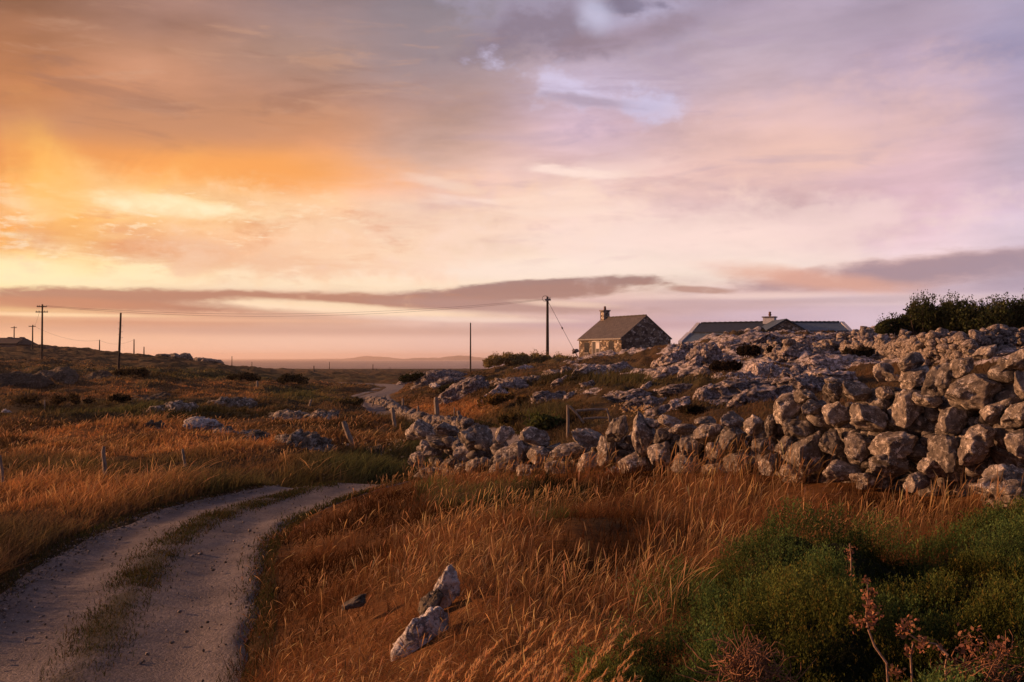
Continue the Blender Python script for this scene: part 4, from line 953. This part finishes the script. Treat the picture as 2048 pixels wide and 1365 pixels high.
cable(tA + Vector((-.3,-.17,-.95)), (def_x(65,200), 200, zz(650,200)), .8, 'thin wire running back from the double crossarm pole to the far house')
cable((def_x(199,230), 230, zz(681,230)), (def_x(268,215), 215, zz(680,215)), .9, 'faint wire between the two small distant poles', .016)
cable((def_x(65,200), 200, zz(651,200)), (def_x(199,230), 230, zz(681,230)), 1.2, 'faint wire falling from the far house pole to the small distant pole', .016)

# ------------------------------------------------------------------ fence posts and the old gate
def post(px, top, base, wpx, lean, label, d=None, dmin=17, bend=0, grp='weathered fence posts'):
    if d is None: d = hit(px, base, dmin)[0]
    X = (px-CX)/FPX*d; zb = float(terr(X, d)); H = (base-top)/FPX*d; q = np.random.default_rng(int(px))
    wv = wpx/FPX*d/2; mb = MB(); lx = lean/FPX*d; n = 7
    P = [((lx*k/(n-1)) + q.normal()*.006, q.normal()*.006 + bend*(k/(n-1))**2, -.35*(k==0) + H*k/(n-1)) for k in range(n)]
    mb.tube(P, [wv*q.uniform(.9, 1.08) for _ in range(n-1)] + [wv*.75], 7)
    o = mb.build('fence_post', M['post']); o.location = (X, d, EYE-(base-HY)/FPX*d); tag(o, label, 'post', grp); return o
PO = [(709,843,897,11,-22,'thick grey post leaning left beside the track verge'),(212,893,962,8,-4,'forked weathered post leaning in the middle of the left field'),(372,898,935,6,-6,'short pale post in the left field right of the forked post'),
(10,910,975,6,-8,'thin post leaning left at the left picture edge'),(790,815,858,8,-5,'grey post just left of the tall post at the rubble wall end'),(722,797,814,4,8,'tiny post leaning right at the far end of the rubble wall'),
(744,797,815,4,5,'tiny leaning post second from the far end of the rubble wall'),(770,792,808,5,0,'short post in front of the far track'),(806,797,822,5,0,'thin upright post right of the far track'),(838,812,840,5,-2,'dark thin post left of the tall thick post'),
(875,795,842,10,-3,'tall thick post standing on the rubble wall end'),(909,815,834,3,0,'thin pale stake right of the tall thick post'),(920,822,836,8,-4,'dark stub of a post right of the thin pale stake'),(619,800,812,5,4,'small tilted post in the field behind the streaked rock'),
(648,947,962,4,0,'small stake at the near edge of the track bend'),(90,800,822,3,0,'thin distant stake in the left field'),(515,762,776,5,0,'small pale stub in the reddish patch beyond the green strip')]
for a in PO: post(*a)
gd_ = hit(1180, 868, 20)[0]; gX = def_x(1180, gd_); gate = empty('timber_gate', (gX, gd_, float(terr(gX, gd_))), label='broken grey timber gate with two rails behind the wall', cat='gate')
G0 = Vector(gate.location); gp = lambda px, py, dy=0.: Vector((def_x(px, gd_)-G0.x, dy, zz(py, gd_)-G0.z))
for nm, a, b, r_ in [('gate_post', (1135,880), (1135,810), .05), ('brace', (1138,812), (1167,846), .035), ('rail', (1152,822), (1215,819), .04), ('rail', (1166,838), (1219,836), .035), ('upright', (1213,818), (1219,846), .03), ('rail', (1150,862), (1196,872), .03)]:
    mb = MB(); dy = {'gate_post': 0, 'brace': -.09, 'upright': -.08}.get(nm, 0); mb.tube([gp(*a, dy), (gp(*a, dy)+gp(*b, dy))/2+Vector((.01,0,.02)), gp(*b, dy)], [r_*1.1, r_, r_*.85], 7); mb.build(nm, M['post'], gate)

# ------------------------------------------------------------------ vegetation
def jit(c, n, a=.25, q=None):
    q = q or rng; return np.clip(c * (1 + q.normal(size=(n, 1)) * a) * (1 + q.normal(size=(n, 3)) * .06), .002, .9)
def blades(name, P, h, w_, lean, cb, ct, seg=3, head=0.0, face=None, mat=None, q=None, droop=None, **k):
    """P (N,3) roots; h,w_ (N,); lean (N,2) horizontal reach of the tip; head = width of the seed head"""
    q = q or rng; N = len(P); ts = np.linspace(0, 1, seg + 1)
    a = q.uniform(-.9, .9, N) if face is None else face
    side = np.stack([np.cos(a), np.sin(a), np.zeros(N)], 1)
    V = np.zeros((N, (seg + 1) * 2, 3), np.float32); Cc = np.zeros((N, (seg + 1) * 2, 3), np.float32)
    for i, t in enumerate(ts):
        c = P + np.stack([lean[:, 0] * t ** 1.8, lean[:, 1] * t ** 1.8, h * (t - .18 * t ** 3 * np.minimum(1, np.hypot(lean[:, 0], lean[:, 1]) / np.maximum(h, .01) * 2))], 1)
        if droop is not None:
            u_ = max(0, (t - .62) / .38); c[:, 0] += droop * (u_ ** 1.4) * .8; c[:, 2] -= droop * u_ ** 2.2
        if np.ndim(head) or head > 0: ww = np.where(t > .70, np.where(t < .80, head * .75, np.where(t < .99, head, head * .2)), w_ * .6)
        else: ww = w_ * (1 - t ** 1.6 * .92)
        ww = np.broadcast_to(ww, (N,))[:, None]
        V[:, 2*i] = c - side * ww * .5; V[:, 2*i+1] = c + side * ww * .5
        cc = cb + (ct - cb) * t ** 1.3; Cc[:, 2*i] = cc; Cc[:, 2*i+1] = cc
    m_ = (seg + 1) * 2; f = np.array([[2*i, 2*i+1, 2*i+3, 2*i+2] for i in range(seg)])
    F = (np.arange(N)[:, None, None] * m_ + f[None]).reshape(-1, 4)
    return V.reshape(-1, 3), F, Cc.reshape(-1, 3)
def join(parts):
    VV, FF, CC, b = [], [], [], 0
    for V, F, Cc in parts: VV.append(V); FF.append(F + b); CC.append(Cc); b += len(V)
    return np.vstack(VV), np.vstack(FF), np.vstack(CC)
def scatter(n, px0, px1, d0, d1, q):
    px = q.uniform(px0, px1, n); d = np.exp(q.uniform(math.log(d0), math.log(d1), n)); return (px - CX) / FPX * d, d
def wall_side(X, Y):   # >0 behind the wall line
    return Y - np.interp(CX + FPX * X / Y, [a for a, b in WP], [b for a, b in WP])
STRAW = np.array([.76, .435, .19]); 
# -- tall dry grass on the near bank
def near_grass():
    q = np.random.default_rng(11); parts = []
    for kind, n in (('under', 165000), ('stem', 42000)):
        X, Y = scatter(n, 380, 2600, 3.6, 24, q); rd = road_dist(X, Y); px = CX + FPX * X / Y
        ws = wall_side(X, Y); he = heath_m(X, Y)
        den = np.clip(.60 + 1.3 * fbm(X * .7, Y * .5, 21.0, 3), .04, 1)
        if kind == 'stem': den = np.clip(.40 + 2.0 * fbm(X * .55, Y * .38, 45.0, 3) + .8 * fbm(X * 1.4, Y, 31., 2), .03, 1)
        keep = (rd > 1.16 + .3 * q.random(n)) & (X > -3.6 - .0 * Y) & (ws < -.25) & (he < .35 + .12 * q.random(n)) & (q.random(n) < den) & ((px > 700) | (Y < 21)) & ~((X < -2) & (Y < 22) & (px < 380))
        # clear ground on the viewer's side of the half sunk boulders
        for bx, by, br in ((-.52, 7.45, .24), (-.66, 7.3, .22), (-.66, 6.95, .18), (-.72, 6.75, .08), (-1.3, 8.2, .12)): keep &= ((X - bx) ** 2 / br ** 2 + (Y - by) ** 2 / (br * 1.3) ** 2 > 1)
        # right of the track only
        cr = np.interp(Y, rf[:, 1], rf[:, 0]); keep &= (X > cr)
        X, Y, rd = X[keep], Y[keep], rd[keep]; N = len(X); Z = terr(X, Y, rd)
        g, o, _, _, px, py = zones(X, Y, Z)
        edge = sst(1.2, 2.6, rd)
        if kind == 'under':
            near_b = np.exp(-(((X + .75) / .75) ** 2 + ((Y - 6.9) / 1.3) ** 2)); h = q.uniform(.06, .27, N) * (.75 + .25 * edge) * (1 + .6 * fbm(X * .9, Y * .9, 41., 2)) * (1 - .55 * near_b); wd_ = np.maximum(.004, Y * .0007) * q.uniform(.7, 1.4, N)
            base = np.where((g > .42)[:, None], CG * .8, np.array([.095, .042, .018])); tn = fbm(X * .55, Y * .38, 45., 3)[:, None]; base = base * np.clip(.95 + 2.4 * tn, .16, 2.3); base = jit(base, N, .3, q); tip = base * 1.7 + np.array([.05, .022, .008])
            tip = np.where((g > .45)[:, None], base * 1.5 + .01, tip)
            lean = np.stack([q.normal(.04, .12, N), q.normal(-.01, .11, N)], 1)
            parts.append(blades('', np.stack([X, Y, Z - .02], 1), h, wd_, lean, base, tip, 3, q=q))
        else:
            near_b = np.exp(-(((X + .75) / .75) ** 2 + ((Y - 6.9) / 1.3) ** 2)); h = q.uniform(.24, .52, N) * (.5 + .5 * edge) * (1 + .4 * fbm(X * .8, Y * .8, 51., 2)) * (1 - .45 * near_b) * (1 + .25 * (px > 1250)); wd_ = np.maximum(.002, Y * .00034) * np.ones(N)
            tone = q.random(N)[:, None]; base = jit(np.array([.14, .062, .025]), N, .25, q); tip = jit(STRAW * (.34 + 1.1 * tone ** 1.5) * (1 - .35 * (g[:, None] > .5)), N, .15, q)
            lean = np.stack([q.normal(.07, .10, N), q.normal(-.02, .09, N)], 1)
            hd = np.maximum(.007, Y * .0009) * q.uniform(.6, 1.25, N) * (q.random(N) < .8)
            parts.append(blades('', np.stack([X, Y, Z - .02], 1), h, wd_, lean, base, tip, 9, head=np.maximum(hd, wd_), q=q, droop=q.uniform(.0, .085, N) * (q.random(N) < .6)))
    # taller feathery heads standing closest to the viewer
    n = 420; px = q.uniform(780, 1420, n); Y = q.uniform(4.3, 5.6, n); X = (px - CX) / FPX * Y; Z = terr(X, Y); k0 = (heath_m(X, Y) < .6); X, Y, Z = X[k0], Y[k0], Z[k0]
    for j in range(0, len(X), 3):
        x, y, z = X[j], Y[j], Z[j]; hh = q.uniform(.42, .62); ln = np.array([q.uniform(.10, .26), q.uniform(-.05, .05)])
        stem = blades('', np.array([[x, y, z]]), np.array([hh]), np.array([.005]), ln[None], np.array([[.3, .14, .06]]), np.array([[.55, .3, .12]]), 6, q=q); parts.append(stem)
        m_ = 26; tp = q.uniform(.70, 1.0, m_); rt_ = np.stack([x + ln[0] * tp ** 1.8, y + ln[1] * tp ** 1.8, z + hh * (tp - .18 * tp ** 3 * .8)], 1)
        parts.append(blades('', rt_, q.uniform(.02, .05, m_), np.full(m_, .006), np.stack([q.normal(.02, .014, m_), q.normal(0, .012, m_)], 1), jit(STRAW, m_, .2, q), jit(STRAW * 1.15, m_, .2, q), 2, q=q))
    V, F, Cc = join(parts); return link('dry_grass', mesh_np('dry_grass', V, F, M['grass'], Cc), label='tall rust orange seeding grass covering the bank below the stone wall', cat='grass', kind='stuff')
near_grass()
# -- fields left of the track and between the wall and the crest
def field(name, n, px0, px1, d0, d1, side, label, seedv, hmul=1.0):
    q = np.random.default_rng(seedv); X, Y = scatter(n, px0, px1, d0, d1, q); rd = road_dist(X, Y)
    keep = (rd > hw(Y) * 1.02 + .15 * q.random(n))
    if side == 'left':
        cr = np.interp(Y, rf[:, 1], rf[:, 0]); keep &= (X < cr) | (Y > 24); keep &= ~((wall_side(X, Y) > -.6) & (X > -3.4) & (Y < 24))
    if side == 'behind': keep &= (wall_side(X, Y) > .9)
    X, Y, rd = X[keep], Y[keep], rd[keep]; Z = terr(X, Y, rd); g, o, he, rk, px, py = zones(X, Y, Z)
    patch = fbm(X * .35, Y * .22, 61., 3); ptc2 = fbm(X * 1.6, Y * 1.3, 71., 2)
    k2 = q.random(len(X)) < np.clip((.85 + .8 * ptc2) * (1 - .86 * rk), .03, 1)
    X, Y, rd, Z, g, o, rk, px, py, patch = [v[k2] for v in (X, Y, rd, Z, g, o, rk, px, py, patch)]
    N = len(X); verge = (1 - sst(2.0, 4.2, rd)) * (Y < 60)
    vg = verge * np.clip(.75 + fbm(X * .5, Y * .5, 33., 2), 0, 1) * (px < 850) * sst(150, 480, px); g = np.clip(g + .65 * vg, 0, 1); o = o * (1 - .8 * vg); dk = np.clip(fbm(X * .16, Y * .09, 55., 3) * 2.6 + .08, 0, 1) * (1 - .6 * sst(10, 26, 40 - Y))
    h = q.uniform(.06, .24, N) * (1 + 1.0 * patch) * (1 + .9 * g + .7 * verge) * hmul * np.where(py < 745, .8, 1); h = np.clip(h, .03, .6)
    reed = blob(px, py, 1240, 762, 180, 11); h = h * (1 + 1.6 * reed)
    wd_ = np.maximum(.006, Y * .0011) * q.uniform(.6, 1.3, N)
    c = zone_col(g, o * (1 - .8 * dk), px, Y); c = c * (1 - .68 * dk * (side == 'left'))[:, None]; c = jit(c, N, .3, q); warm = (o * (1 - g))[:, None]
    tip = c * (1.25 + .5 * warm) + warm * np.array([.20, .10, .035]) * q.random((N, 1)) + .012
    lean = np.stack([q.normal(.07, .10, N), q.normal(0, .08, N)], 1) * (h / .22)[:, None]
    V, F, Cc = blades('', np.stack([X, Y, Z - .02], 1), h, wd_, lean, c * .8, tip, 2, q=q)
    ns = int(N * .12); ii = q.choice(N, ns, replace=False); ii = ii[(o[ii] > .35) & (Y[ii] < 60)]
    n_ = len(ii); V2 = blades('', np.stack([X[ii], Y[ii], Z[ii]], 1), h[ii] * 1.3 + .06, np.maximum(.004, Y[ii] * .0005), lean[ii] * 1.4, c[ii], jit(STRAW * .8, n_, .3, q), 4, head=np.maximum(.008, Y[ii] * .001), q=q)
    V, F, Cc = join([(V, F, Cc), V2])
    return link(name, mesh_np(name, V, F, M['grass'], Cc), label=label, cat='grass', kind='stuff')
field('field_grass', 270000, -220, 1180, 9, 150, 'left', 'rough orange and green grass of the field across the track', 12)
field('slope_grass', 150000, 780, 2300, 13, 150, 'behind', 'brown grass and green rushes on the rocky slope behind the wall', 13, .8)
# centre strip and ragged edges of the track
def strip():
    q = np.random.default_rng(14); n = 110000; i = q.integers(0, len(rf) - 1, n); sel = q.random(n)
    off = np.where(sel < .62, q.normal(0, .15, n), np.where(sel < .78, -1, 1) * (1.5 + np.abs(q.normal(0, .16, n)) * -1 + .06))
    X = rf[i, 0] + nf[i, 0] * off; Y = rf[i, 1] + nf[i, 1] * off
    k = (Y > 3) & (Y < 60) & (q.random(n) < np.clip(.62 + .8 * fbm(X * .9, Y * .9, 81., 3), .42, 1)); X, Y = X[k], Y[k]; N = len(X)
    Z = base_z(X, Y) + .03; h = q.uniform(.015, .075, N); c = np.where((q.random(N) < .6)[:, None], np.array([.045, .05, .018]), np.array([.085, .06, .028])); c = jit(c, N, .3, q)
    V, F, Cc = blades('', np.stack([X, Y, Z], 1), h, np.maximum(.005, Y * .0008), np.stack([q.normal(0, .03, N), q.normal(0, .03, N)], 1), c * .8, c * 1.2, 2, q=q)
    link('track_grass', mesh_np('track_grass', V, F, M['grass'], Cc), label='short sparse grass along the middle and edges of the gravel track', cat='grass', kind='stuff')
strip()
def gravel():
    q = np.random.default_rng(15); V0, F0 = ICO[2]; V0, F0 = ico(1); n = 5200; i = q.integers(0, len(rf) - 1, n)
    off = np.where(q.random(n) < .6, -1.28 + q.normal(0, .16, n), q.uniform(-1.5, 1.5, n)); X = rf[i, 0] + nf[i, 0] * off; Y = rf[i, 1] + nf[i, 1] * off
    k = (Y > 4) & (Y < 26); X, Y, off = X[k], Y[k], off[k]; N = len(X); Z = base_z(X, Y) + .012; r = q.uniform(.006, .02, N) * np.where(q.random(N) < .08, 1.7, 1)
    sc = r[:, None] * q.uniform(.7, 1.4, (N, 3)); sc[:, 2] *= .7
    V = (V0[None] * (1 + .25 * q.normal(size=(N, len(V0), 1)) * .5)) * sc[:, None] + np.stack([X, Y, Z], 1)[:, None]
    F = (F0[None] + (np.arange(N) * len(V0))[:, None, None]).reshape(-1, 3)
    link('gravel', mesh_np('gravel', V.reshape(-1, 3), F, M['rubble']), label='loose pale gravel lying on the left wheel rut and edge of the track', cat='gravel', kind='stuff')
gravel()
# -- leafy things
def leaves(P, size, col_, q, up=.3, ar=.55):
    N = len(P); a = q.normal(size=(N, 3)); a[:, 2] = np.abs(a[:, 2]) + up; a /= np.linalg.norm(a, axis=1)[:, None]
    b = np.cross(a, q.normal(size=(N, 3))); b /= np.linalg.norm(b, axis=1)[:, None]; s_ = (size * np.ones(N))[:, None]
    V = np.stack([P, P + a * s_ * .5 + b * s_ * ar * .5, P + a * s_, P + a * s_ * .5 - b * s_ * ar * .5], 1).reshape(-1, 3)
    return V, np.arange(4 * N).reshape(-1, 4), np.repeat(col_, 4, 0)
def heather():
    q = np.random.default_rng(16); X, Y = scatter(125000, 1150, 2350, 3.6, 12.0, q); X2, Y2 = scatter(50000, 2350, 4300, 3.0, 11.0, q); X = np.concatenate([X, X2]); Y = np.concatenate([Y, Y2]); he = heath_m(X, Y); k = he > .18 + .2 * q.random(len(X)); X, Y = X[k], Y[k]
    N = len(X); Z = terr(X, Y); cl = fbm(X * 1.6, Y * 1.6, 91., 3); cl2 = fbm(X * 4.5, Y * 4.5, 95., 2)
    k = q.random(N) < np.clip(.75 + 1.1 * cl2 + .3 * cl, .3, 1); X, Y, Z, cl, cl2 = X[k], Y[k], Z[k], cl[k], cl2[k]; N = len(X)
    top = .08 + .24 * np.clip(cl + .45, 0, 1.2) + .10 * np.clip(cl2 + .3, 0, 1); P0 = np.stack([X, Y, Z], 1); parts = []
    hs = top * np.sqrt(q.random(N)); c = np.array([.052, .080, .024]) * (1 + .5 * q.normal(size=(N, 1)) * .6); c = c * np.clip(1 + 1.1 * cl[:, None] + .6 * cl2[:, None], .3, 2.2); ye = (q.random(N) < .14)[:, None]; c = np.where(ye, np.array([.12, .12, .035]), c); c = np.clip(c, .006, .4)  # tint follows clump height: painted light on tops, shade in hollows
    c = c * np.where((fbm(X * .9, Y * .9, 99., 2) < -.18)[:, None], np.array([1.1, .85, .7]), 1)
    ln = q.normal(0, .04, (N, 2))
    for j in range(10):
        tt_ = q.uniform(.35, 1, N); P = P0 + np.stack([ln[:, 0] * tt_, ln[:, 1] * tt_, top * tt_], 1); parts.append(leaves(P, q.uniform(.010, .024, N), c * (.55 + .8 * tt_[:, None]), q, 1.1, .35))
    V, F, Cc = join(parts)
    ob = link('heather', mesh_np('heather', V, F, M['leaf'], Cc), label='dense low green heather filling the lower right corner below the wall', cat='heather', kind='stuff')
heather()
M['bark'] = simple('bush_bark', (.09, .06, .045), .9, 20, .3)
def bush(px, base, w_, h_, label, d=None, dmin=17, n=2600, ls=.10, colr=(.045, .055, .02), seedv=0, group=None, name='bush', depth=.9, twigs=14, flowers=0, cat='bush'):
    q = np.random.default_rng(seedv or int(px * 3 + base)); d = d or hit(px, base, dmin)[0]; X = (px-CX)/FPX*d; zb = float(terr(X, d))
    Wm, H = w_/FPX*d, h_/FPX*d; zb = EYE + (HY - base)/FPX*d if abs(EYE + (HY - base)/FPX*d - zb) < 1.5 else zb
    root = empty(name, (X, d, zb), label=label, cat=cat, group=group)
    nc = 16; cxs = q.uniform(-.42, .42, nc); cen = np.stack([cxs * Wm, q.uniform(-.4, .4, nc) * Wm * depth, (1 - (cxs / .5) ** 2 * .55) * H * q.uniform(.35, .68, nc)], 1); cr = q.uniform(.2, .34, nc) * min(H, Wm)
    ci = q.integers(nc, size=n); v = q.normal(size=(n, 3)); v /= np.linalg.norm(v, axis=1)[:, None]; rad = q.uniform(.35, 1.0, n) ** .6
    P = cen[ci] + v * (cr[ci] * rad)[:, None] * np.array([1.25, 1.25, 1.0]); P[:, 2] = np.maximum(P[:, 2], q.uniform(0, .1, n) * H)
    c = jit(np.array(colr), n, .35, q) * (.7 + .6 * q.random((nc, 1)))[ci]
    parts = [leaves(P, q.uniform(.6, 1.3, n) * ls, c, q, .5, .6)]
    mb = MB()
    for k in range(twigs):
        x0 = q.uniform(-.4, .4) * Wm; y0_ = q.uniform(-.2, .2) * Wm; tz = H * (1 - (x0 / Wm / .5) ** 2 * .5) * q.uniform(.85, 1.12); dx = q.normal(0, .08) * Wm * .5
        mb.tube([(x0 * .7, y0_ * .7, 0), (x0, y0_, tz * .6), (x0 + dx, y0_, tz)], [.02 + H*.006, .014 + H*.003, .006], 5)
        m_ = max(8, int(n / 130)); tq = q.uniform(.6, 1.02, m_); Pt = np.stack([x0 + dx * (tq - .6) / .4, np.full(m_, y0_), tz * tq], 1) + q.normal(size=(m_, 3)) * ls * .6
        parts.append(leaves(Pt, q.uniform(.5, 1.1, m_) * ls * .85, jit(np.array(colr) * 1.2, m_, .3, q), q, .5, .6))
    if flowers:
        fP = cen[q.integers(nc, size=flowers)] + q.normal(size=(flowers, 3)) * cr.mean() * .8; fP[:, 1] -= cr.mean() * .6
        parts.append(leaves(fP, np.full(flowers, ls * .7), np.tile([[.6, .5, .35]], (flowers, 1)), q, .2, .9))
    V, F, Cc = join(parts); link('crown', mesh_np('crown', V, F, M['leaf'], Cc), root); mb.build('twigs', M['bark'], root); return root
for i, (px, base, w_, h_, lb) in enumerate([(1795,672,90,40,'lowest bush at the left end of the dark thicket on the crest'),(1850,678,120,82,'bush with tall twigs near the left end of the dark thicket'),(1905,682,120,88,'bush with reaching sprays in the middle of the dark thicket'),
    (1960,682,130,80,'broad dark bush right of the middle of the thicket'),(2020,678,130,88,'dark bush at the right picture edge of the thicket'),(2090,674,140,90,'tallest bush at the outer end of the thicket')]):
    bush(px, base, w_, h_, lb, d=47 - i * .6, n=7000, ls=.13, colr=(.055, .062, .026), group='bushes of the thicket on the crest', seedv=40+i, twigs=22, flowers=5)
for px, base, w_, h_, lb in [(1010,738,80,34,'left part of the rounded green scrub hump beside the tall pole'),(1055,737,110,34,'middle of the rounded green scrub hump beside the tall pole'),(1110,738,90,30,'right part of the green scrub hump at the foot of the stout pole')]:
    bush(px, base, w_, h_, lb, d=122, n=6000, ls=.22, colr=(.27, .21, .09), group='scrub on the green hump', twigs=10)
for px, base, w_, h_, lb, cc in [(585,772,62,26,'round dark bush at the end of the reddish patch in the left field',(.04,.035,.02)),(488,766,56,22,'dark bush left of the reddish patch in the left field',(.04,.035,.02)),(265,755,60,20,'dark bush right of the pole with step pegs',(.045,.036,.02)),
    (1085,868,90,44,'green shrub behind the wall left of the timber gate',(.075,.085,.028)),(1030,850,60,24,'small green shrub behind the wall far left of the gate',(.09,.07,.025)),(1010,815,110,30,'straw coloured scrub behind the wall below the pale stony patch',(.14,.085,.03)),
    (842,768,80,22,'dark green bush at the right bend of the far track',(.035,.04,.018)),(1000,800,46,26,'dark shrub below the narrow pale rock rib',(.04,.036,.02)),(100,815,170,26,'wide dark heather mound at the left of the left field',(.05,.036,.018)),(240,806,50,16,'small dark heather mound in the left field',(.03,.024,.015)),
    (905,790,60,24,'dark shrub by the white slab beside the far track',(.035,.035,.017)),(700,812,60,18,'rushy tuft on the near side of the far track',(.10,.08,.035)),(1450,745,60,16,'dark shrub in the hollow of the rocky slope',(.035,.024,.017)),(1500,715,50,20,'dark heather in the shaded notch of the crest',(.03,.022,.016)),
    (1560,712,50,16,'dark heather under the stone bank on the crest',(.032,.024,.016)),(1740,718,120,16,'dark strip of heather under the rubble wall',(.028,.022,.016)),(1385,830,44,14,'dark tuft behind the middle of the wall',(.05,.035,.02))]:
    bush(px, base, w_, h_, lb, n=1500, ls=.16 if base > 780 else .28, colr=cc, twigs=5, dmin=26 if px > 1020 else 20)
def flowers():
    q = np.random.default_rng(17); parts = []
    for cx_, cy_, sx__, sy_, n, dm, c in [(1262,815,36,14,70,20,(.62,.42,.2)),(790,885,26,22,26,17,(.7,.55,.35)),(700,880,60,14,10,17,(.6,.45,.25))]:
        for i in range(n):
            px, py = q.normal(cx_, sx__ * .6), q.normal(cy_, sy_ * .6); d, z = hit(px, py + 8, dm); d -= .2
            P = np.array([[(px-CX)/FPX*d, d, EYE-(py-HY)/FPX*d]]); parts.append(leaves(np.repeat(P, 5, 0) + q.normal(size=(5, 3)) * .02, np.full(5, .05), np.tile([c], (5, 1)), q, .2, .9))
    V, F, Cc = join(parts); link('wild_flowers', mesh_np('wild_flowers', V, F, M['leaf'], Cc), label='small pale wild flowers in the green growth behind and beside the wall', cat='flowers', kind='stuff')
flowers()
# -- dead plants in the lower right
def dead_bush(px, py, w_, h_, d, label, n=170, seedv=3):
    q = np.random.default_rng(seedv); X = (px-CX)/FPX*d; zb = EYE-(py+h_/2-HY)/FPX*d; root = empty('dead_bush', (X, d, zb), label=label, cat='bush'); Wm, H = w_/FPX*d, h_/FPX*d; mb = MB()
    for i in range(n):
        p = np.array([q.normal(0, .16) * Wm, q.normal(0, .1) * Wm, q.uniform(.05, .5) * H]); v = q.normal(size=3) * .5 + np.array([0, 0, .6]); pts = [p.copy()]
        for k in range(5): v = v + q.normal(size=3) * .6; v /= np.linalg.norm(v); p = p + v * H * .12; p[2] = min(max(p[2], .02), H); pts.append(p.copy())
        mb.tube(pts, [.0032, .003, .0026, .0022, .0018, .0012], 4, False)
    mb.build('twigs', M['deadtwig'], root); mb = MB(); mb.tube([(0,0,-.15), (.01,0,H*.2), (.02,0,H*.5)], [.008,.006,.004], 6); mb.build('stem', M['deadtwig'], root)
M['deadtwig'] = simple('rusty_dead_twigs', (.22, .105, .055), .9, 60, .3)
dead_bush(1490, 1310, 190, 150, 4.5, 'tangled rust brown dead bush at the bottom left of the heather', 170)
dead_bush(1970, 1330, 220, 150, 4.3, 'loose rust brown dead bush at the bottom right corner', 110, 4)
def dock(pts, d, label, seedv, clumps):
    q = np.random.default_rng(seedv); W3 = [Vector(((px-CX)/FPX*d, d + q.normal() * .02, EYE-(py-HY)/FPX*d)) for px, py in pts]; root = empty('dead_dock', W3[0], label=label, cat='plant'); B = W3[0]
    mb = MB(); P = [w_ - B for w_ in W3]; P[0] = P[0] - Vector((0, 0, .25)); mb.tube(P, [.006 - .004 * i / len(P) for i in range(len(P))], 6); mb.build('stem', M['twig'], root); parts = []
    for px, py, r_ in clumps:
        c = np.array(Vector(((px-CX)/FPX*d, d, EYE-(py-HY)/FPX*d)) - B); m_ = int(60 * r_ / 20); V, F, Cc = (leaves(c + q.normal(size=(m_, 3)) * (r_/FPX*d * .5), q.uniform(.012, .026, m_), jit(np.array([.34, .16, .09]), m_, .35, q), q, .1, .7)); link('leaves', mesh_np('leaves', V, F, M['leaf'], Cc), root)
dock([(1775,1365),(1765,1320),(1745,1290),(1735,1260),(1732,1230),(1733,1190),(1730,1155)], 4.5, 'tall dead dock stalk with a clustered reddish seed head in the middle of the heather', 5, [(1730,1160,8),(1735,1188,16),(1738,1215,14),(1743,1232,16),(1712,1240,16),(1740,1250,10)])
dock([(1900,1365),(1893,1335),(1880,1300),(1866,1285),(1838,1282),(1820,1270),(1812,1255)], 4.3, 'bent dead dock stalk with hanging brown leaves near the bottom right', 6, [(1812,1250,18),(1800,1262,12),(1838,1290,14),(1880,1300,10),(1935,1290,30),(1995,1295,20)])
dock([(1825,1365),(1818,1310),(1822,1280)], 4.4, 'short thin dead stalk between the two bigger dead docks', 7, [(1815,1300,10),(1790,1340,14)])
dock([(1697,1150),(1697,1110),(1694,1085)], 6.9, 'pale dry spike standing in the green heather below the wall', 8, [(1697,1100,12),(1697,1120,10),(1695,1140,10)])

M['haze'] = None
hm = bpy.data.materials.new('haze'); hm.use_nodes = True; H_ = NT(hm.node_tree); H_.n.clear(); ho = H_.n.new('ShaderNodeOutputMaterial')
pv = H_.n.new('ShaderNodeVolumePrincipled'); pv.inputs['Color'].default_value = (1.0, .86, .78, 1); pv.inputs['Density'].default_value = 0.000085; pv.inputs['Anisotropy'].default_value = .3
H_.l.new(pv.outputs[0], ho.inputs['Volume'])
mb = MB(); mb.box(-16000, 16000, -400, 16500, SEA - 20, 75); hz = mb.build('haze', hm, kind='stuff'); hz['label'] = 'thin warm sea haze in the air over the coast'; hz['category'] = 'haze'
#@@END
